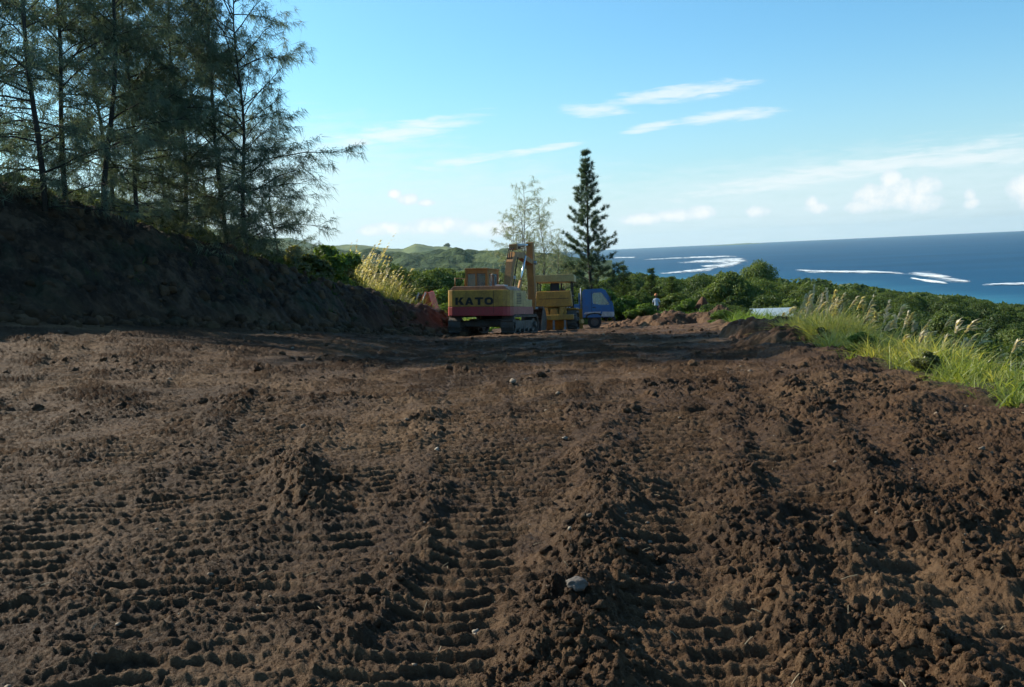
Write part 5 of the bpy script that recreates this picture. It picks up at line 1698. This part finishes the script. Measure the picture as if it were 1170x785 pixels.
# ---- tall grass with plumes
def grass(name, label, pts, per, hgt, plume_at, plume_h, seed, mat=None, wid=.014, nplume=13):
    rg = np.random.default_rng(seed)
    B = []; T = []
    def strip(P, D, L, w, bend, tone, segs=3):
        n = len(P)
        side = unit(np.cross(D, np.array((0, 0, 1.0))[None] + rg.normal(size=(n, 3)) * .3)) * (w * .5)[:, None]
        rows = []
        flat = D * np.array((1, 1, 0)); fl = unit(flat + 1e-6)
        for k in range(segs + 1):
            u = k / segs
            c = P + D * (L * u)[:, None] + fl * (bend * L * u * u)[:, None] - np.array((0, 0, 1.0))[None] * (bend * .65 * L * u ** 2.4)[:, None]
            ww = 1 - u ** 1.5 * .95
            rows.append((c - side * ww, c + side * ww))
        for k in range(segs):
            B.append(np.stack((rows[k][0], rows[k][1], rows[k + 1][1], rows[k + 1][0]), 1)); T.append(tone)
    P = []; S = []; tone = []
    for (x, y, s) in pts:
        n = per
        q = rg.normal(size=(n, 2)) * .10 * s
        P.append(np.stack((x + q[:, 0], y + q[:, 1]), 1)); S.append(np.full(n, s)); tone.append(np.clip(rg.normal(rg.random() * .8 + .1, .18, n), 0, 1))
    P = np.concatenate(P); S = np.concatenate(S); tone = np.concatenate(tone)
    z = terrain(P[:, 0], P[:, 1]) - .05
    P3 = np.column_stack((P, z)); n = len(P3)
    D = unit(np.column_stack((rg.normal(size=(n, 2)) * .34, np.ones(n))))
    L = hgt * S * rg.uniform(.45, 1.15, n)
    strip(P3, D, L, wid * rg.uniform(.7, 1.5, n) * np.maximum(1, P[:, 1] / 20), rg.uniform(.1, .75, n), tone)
    Q = np.concatenate(B); Tn = np.concatenate(T); ng = len(Q)
    B.clear(); T.clear()
    # plumes: a stem and a feather of fine spikelets
    if plume_at:
        pp = np.array(plume_at); m = len(pp)
        z = terrain(pp[:, 0], pp[:, 1]); b = np.column_stack((pp[:, :2], z))
        d = unit(np.column_stack((rg.normal(.26, .16, m), rg.normal(0, .16, m), np.ones(m)))); L = plume_h * pp[:, 2] * rg.uniform(.8, 1.15, m)
        strip(b, d, L, np.full(m, .011) * np.maximum(1, pp[:, 1] / 20), np.full(m, .08), np.full(m, .4), 2)
        fl = unit(d * np.array((1, 1, 0)) + 1e-6)
        for k in range(nplume):
            u = .74 + .26 * rg.random(m)
            c = b + d * (L * u)[:, None] + fl * (.14 * L * u * u)[:, None]
            dd = unit(d + fl * .5 + rg.normal(size=(m, 3)) * .28)
            strip(c, dd, rg.uniform(.07, .17, m) * (1.3 - u) * 2.2, .042 * np.maximum(1, pp[:, 1] / 24), rg.uniform(.2, .6, m), rg.random(m), 2)
        Q2 = np.concatenate(B); T2 = np.concatenate(T)
    else:
        Q2 = np.zeros((0, 4, 3)); T2 = np.zeros(0)
    A = np.concatenate((Q, Q2))
    o = mesh_np(name, A.reshape(-1, 3), np.arange(len(A) * 4).reshape(-1, 4), [mat or M['grass'], M['plume']], None,
                attrs={'tone': np.repeat(np.concatenate((Tn, T2)), 4)}, mat_idx=np.concatenate((np.zeros(ng), np.ones(len(Q2)))))
    return tag(o, label, None, None, 'stuff')


rg = np.random.default_rng(9)
pts = []; plm = []
for _ in range(3300):
    y = rg.uniform(11.8, 33); e = float(np.interp(y, EY, EX)); dx = rg.uniform(.15, 6.5) ** 1.0
    dens = float(vnoise(np.array([e + dx]) * .5, np.array([y]) * .5, 61)[0])
    if y < 15.5 and rg.random() < .55: continue
    if rg.random() > .55 + 1.1 * dens - .05 * max(0, dx - 4): continue
    s = (0.75 + .6 * dens + rg.uniform(-.15, .25)) * np.interp(y, [11, 13.5, 16, 20, 26, 33], [.3, .5, .85, 1.0, .95, .6]) * np.interp(dx, [0, .8, 3, 6], [.6, 1.0, 1.15, 1.2])
    pts.append((e + dx, y, s))
    if rg.random() < .30 and 14 < y < 31 and dx > .4: plm.append((e + dx, y, s * rg.uniform(.95, 1.35)))
grass('tall_grass', 'tall pale green grass with beige plumes along the right edge of the bench', pts, 30, .88, plm, .92, 1, None, .019, 30)
pts = []
for _ in range(1050):
    y = rg.uniform(7.5, 16.5); e = float(np.interp(y, EY, EX)); dx = rg.uniform(.1, 6)
    if vnoise(np.array([(e + dx) * .8]), np.array([y * .8]), 66)[0] < -.12: continue
    pts.append((e + dx + rg.normal() * .15, y, rg.uniform(.3, 1.0) ** 1.3 * (1.35 if rg.random() < .2 else 1)))
grass('green_grass', 'fresh bright green grass below the bench at the right edge', pts, 30, .5, [], 1, 2, M['verge'], .016)
pts = []; plm = []
for _ in range(900):
    px = rg.uniform(385, 520); dep = rg.uniform(44, 66); x = (px - 585) / F * dep
    s = rg.uniform(.7, 1.2)
    pts.append((x, dep, s * (1.1 if px < 460 else .7)))
for _ in range(200):
    px = rg.uniform(396, 456); dep = rg.uniform(44.5, 50); plm.append(((px - 585) / F * dep, dep, rg.uniform(.7, 1.2) * (1.15 if px < 425 else .8)))
grass('tall_grass', 'pale plumed grass beyond the end of the cut bank', pts, 20, 1.5, plm, 2.1, 3)
pts = []
for _ in range(1500):
    px = rg.uniform(470, 860); dep = rg.uniform(58, 92); x = (px - 585) / F * dep
    if 5 < x < 9.5 and dep < 72: continue
    if dep < 64 and 560 < px < 760: continue
    pts.append((x, dep, rg.uniform(.5, 1.1)))
grass('green_grass', 'bright green grass and weeds beyond the machines and mounds', pts, 18, .9, [], 1, 4, M['bright_leaf'], .02)
pts = []
for _ in range(420):
    t = rg.uniform(-.35, 1.0); H = float(np.interp(t, CT, CH)); n_ = 1.15 * H + rg.uniform(.1, 2.4)
    q = FA + FT * FL * t + FN * n_
    pts.append((q[0], q[1], rg.uniform(.4, 1.0)))
grass('bank_weeds', 'weeds and dry grass fringing the top of the cut bank', pts, 18, .7, [], 1, 6, M['yellow_leaf'], .012)
pts = []
for _ in range(260):
    t = rg.uniform(-.3, .9); H = float(np.interp(t, CT, CH)); n_ = 1.15 * H * rg.uniform(.15, .95)
    q = FA + FT * FL * t + FN * n_
    if vnoise(np.array([q[0] * .5]), np.array([q[1] * .5]), 3)[0] < .05: continue
    pts.append((q[0], q[1], rg.uniform(.3, .8)))
grass('face_weeds', 'sparse dark weeds growing on the shaded face of the cut bank', pts, 14, .5, [], 1, 7, M['dark_leaf'], .016)
pts = []
for _ in range(240):
    px = rg.uniform(802, 905); dep = rg.uniform(34, 60); x = (px - 585) / F * dep
    if x < float(np.interp(dep, EY, EX)) - .3: continue
    pts.append((x, dep, rg.uniform(.5, 1.2)))
grass('green_grass', 'green grass between the earth mounds and the pale metal roof', pts, 22, .85, [], 1, 8, M['bright_leaf'], .018)

# ------------------------------------------------------------------ light, sky, air
SUN_AZ, SUN_EL = R(-59), R(32)          # azimuth from +Y towards +X
sd = Vector((math.sin(SUN_AZ) * math.cos(SUN_EL), math.cos(SUN_AZ) * math.cos(SUN_EL), math.sin(SUN_EL)))
ld = bpy.data.lights.new('sun', 'SUN'); ld.energy = 4.95; ld.angle = R(0.53); ld.color = (1.0, .90, .73)
lo = bpy.data.objects.new('sun', ld); link(lo)
lo.rotation_euler = sd.to_track_quat('Z', 'Y').to_euler()

w = bpy.data.worlds.new('World'); scene.world = w; w.use_nodes = True
nt = w.node_tree
for n in list(nt.nodes): nt.nodes.remove(n)
wo = nt.nodes.new('ShaderNodeOutputWorld'); bg = nt.nodes.new('ShaderNodeBackground')
sky = nt.nodes.new('ShaderNodeTexSky'); sky.sky_type = 'NISHITA'; sky.sun_disc = False
sky.sun_elevation = SUN_EL; sky.sun_rotation = SUN_AZ
sky.altitude = 80; sky.air_density = 1.0; sky.dust_density = 1.3; sky.ozone_density = 1.0
tint = mixc(nt, 1.0, sky.outputs[0], (.50, .91, 1.09), 'MULTIPLY')
tc = nt.nodes.new('ShaderNodeTexCoord'); dirv = tc.outputs['Generated']
sp = nt.nodes.new('ShaderNodeSeparateXYZ'); nt.links.new(dirv, sp.inputs[0])
az = math_(nt, 'ARCTAN2', sp.outputs[0], sp.outputs[1]); el = math_(nt, 'ARCSINE', sp.outputs[2])
DEG = 180 / PI
azd = math_(nt, 'MULTIPLY', az, DEG); eld = math_(nt, 'MULTIPLY', el, DEG)


def ae(px, py):
    d = ray(px, py); d = d / np.linalg.norm(d)
    return math.atan2(d[0], d[1]) * DEG, math.asin(d[2]) * DEG


cv = nt.nodes.new('ShaderNodeCombineXYZ'); nt.links.new(azd, cv.inputs[0]); nt.links.new(eld, cv.inputs[1])
nw1 = nt.nodes.new('ShaderNodeTexNoise'); nw1.inputs['Scale'].default_value = 1.3; nw1.inputs['Detail'].default_value = 9; nw1.inputs['Roughness'].default_value = .62
nt.links.new(cv.outputs[0], nw1.inputs['Vector'])
mp = nt.nodes.new('ShaderNodeMapping'); mp.inputs['Scale'].default_value = (.24, 1.6, 1); mp.inputs['Rotation'].default_value = (0, 0, R(-6)); nt.links.new(cv.outputs[0], mp.inputs[0])
nw2 = nt.nodes.new('ShaderNodeTexNoise'); nw2.inputs['Scale'].default_value = 2.1; nw2.inputs['Detail'].default_value = 7; nw2.inputs['Roughness'].default_value = .62; nw2.inputs['Distortion'].default_value = .4
nt.links.new(mp.outputs[0], nw2.inputs['Vector'])
puffn = math_(nt, 'MULTIPLY_ADD', nw1.outputs['Fac'], 1.9, -.95)
wispn = math_(nt, 'MULTIPLY_ADD', nw2.outputs['Fac'], 2.6, -1.3)


def blob(px, py, rx, ry, rot=0.0):
    """soft ellipse in azimuth and elevation (degrees), 1 in the middle"""
    a0, e0 = ae(px, py)
    dx = math_(nt, 'SUBTRACT', azd, a0); dy = math_(nt, 'SUBTRACT', eld, e0)
    c, s = math.cos(rot), math.sin(rot)
    u = math_(nt, 'ADD', math_(nt, 'MULTIPLY', dx, c / rx), math_(nt, 'MULTIPLY', dy, s / rx))
    v = math_(nt, 'ADD', math_(nt, 'MULTIPLY', dx, -s / ry), math_(nt, 'MULTIPLY', dy, c / ry))
    r2 = math_(nt, 'ADD', math_(nt, 'MULTIPLY', u, u), math_(nt, 'MULTIPLY', v, v))
    return math_(nt, 'SUBTRACT', 1.0, r2)


def union(items):
    r = items[0]
    for i in items[1:]: r = math_(nt, 'MAXIMUM', r, i)
    return r


def smooth(x, a, b):
    n = nt.nodes.new('ShaderNodeMapRange'); n.interpolation_type = 'SMOOTHSTEP'
    nt.links.new(x, n.inputs[0]); n.inputs[1].default_value = a; n.inputs[2].default_value = b
    return n.outputs[0]


PXD = 1 / 20.0   # degrees per pixel, about
cum = union([blob(x, y, rx * PXD, ry * PXD) for x, y, rx, ry in (
    (1018, 205, 13, 13), (1000, 226, 28, 17), (1028, 222, 22, 19), (1058, 214, 17, 13), (1052, 230, 24, 14), (985, 236, 20, 9), (1108, 222, 7, 8), (1110, 233, 10, 7),
    (1166, 214, 17, 15), (1190, 220, 30, 26), (927, 232, 9, 9), (932, 238, 17, 7), (866, 242, 16, 8), (800, 243, 22, 9), (770, 246, 30, 8), (735, 250, 30, 8),
    (465, 228, 14, 8), (452, 222, 9, 7), (487, 232, 12, 5), (500, 258, 45, 12), (560, 262, 40, 12), (440, 262, 36, 9))])
cum_f = smooth(math_(nt, 'ADD', cum, puffn), .05, .5)
wis = union([blob(x, y, rx * PXD, ry * PXD, rot) for x, y, rx, ry, rot in (
    (775, 107, 95, 11, .06), (680, 126, 48, 9, -.06), (835, 132, 70, 8, .04), (745, 145, 40, 6, .12), (460, 150, 110, 12, .14), (535, 183, 60, 6, .12), (620, 170, 70, 5, .1),
    (1125, 180, 110, 9, .0), (960, 196, 200, 12, .1))])
wis_f = smooth(math_(nt, 'ADD', math_(nt, 'MULTIPLY', wis, 1.0), wispn), -.05, 1.35)
veil = math_(nt, 'MULTIPLY', smooth(math_(nt, 'ADD', union([blob(950, 222, 26, 2.6, .045), blob(480, 250, 16, 3.6, .0), blob(300, 230, 14, 5, 0)]), math_(nt, 'MULTIPLY', wispn, .7)), -.2, 1.2), .55)
low = math_(nt, 'POWER', math_(nt, 'SUBTRACT', 1.0, math_(nt, 'DIVIDE', math_(nt, 'MAXIMUM', eld, 0.0), 13.0, clamp=True)), 2.2)
tint = mixc(nt, math_(nt, 'MULTIPLY', low, .82), tint, (4.5, 5.5, 6.0))
c2 = mixc(nt, veil, tint, (4.7, 5.6, 6.0))
c2 = mixc(nt, math_(nt, 'MULTIPLY', wis_f, .8), c2, (5.3, 5.8, 5.95))
cshade = mixc(nt, smooth(math_(nt, 'ADD', cum, math_(nt, 'MULTIPLY', puffn, 1.2)), .3, 1.3), (4.6, 5.35, 5.7), (6.1, 6.2, 6.1))
c2 = mixc(nt, math_(nt, 'MULTIPLY', cum_f, .92), c2, cshade)
nt.links.new(c2, bg.inputs['Color']); bg.inputs['Strength'].default_value = .11
nt.links.new(bg.outputs[0], wo.inputs['Surface'])

HAZE = 3.2e-5
if HAZE > 0:
    hm, hnt, hout = new_mat('haze air')
    pv = hnt.nodes.new('ShaderNodeVolumePrincipled')
    pv.inputs['Color'].default_value = (.66, .88, 1.0, 1); pv.inputs['Density'].default_value = HAZE; pv.inputs['Anisotropy'].default_value = .35
    hnt.links.new(pv.outputs[0], hout.inputs['Volume'])
    hb_ = MB(); hb_.box(-17500, 17500, -17000, 17500, -130, 150)
    ho = hb_.build('haze', hm); tag(ho, 'thin blue haze over the land and sea', None, None, 'stuff')

scene.view_settings.view_transform = 'Standard'; scene.view_settings.look = 'None'
scene.view_settings.exposure = 0.65; scene.view_settings.gamma = 1.0
scene.view_settings.use_curve_mapping = False
scene.render.engine = 'CYCLES'
cy = scene.cycles
cy.use_denoising = True
cy.max_bounces = 6; cy.diffuse_bounces = 3; cy.glossy_bounces = 2; cy.transmission_bounces = 4; cy.transparent_max_bounces = 8; cy.volume_bounces = 0
cy.caustics_reflective = False; cy.caustics_refractive = False
cy.use_adaptive_sampling = True; cy.adaptive_threshold = .02
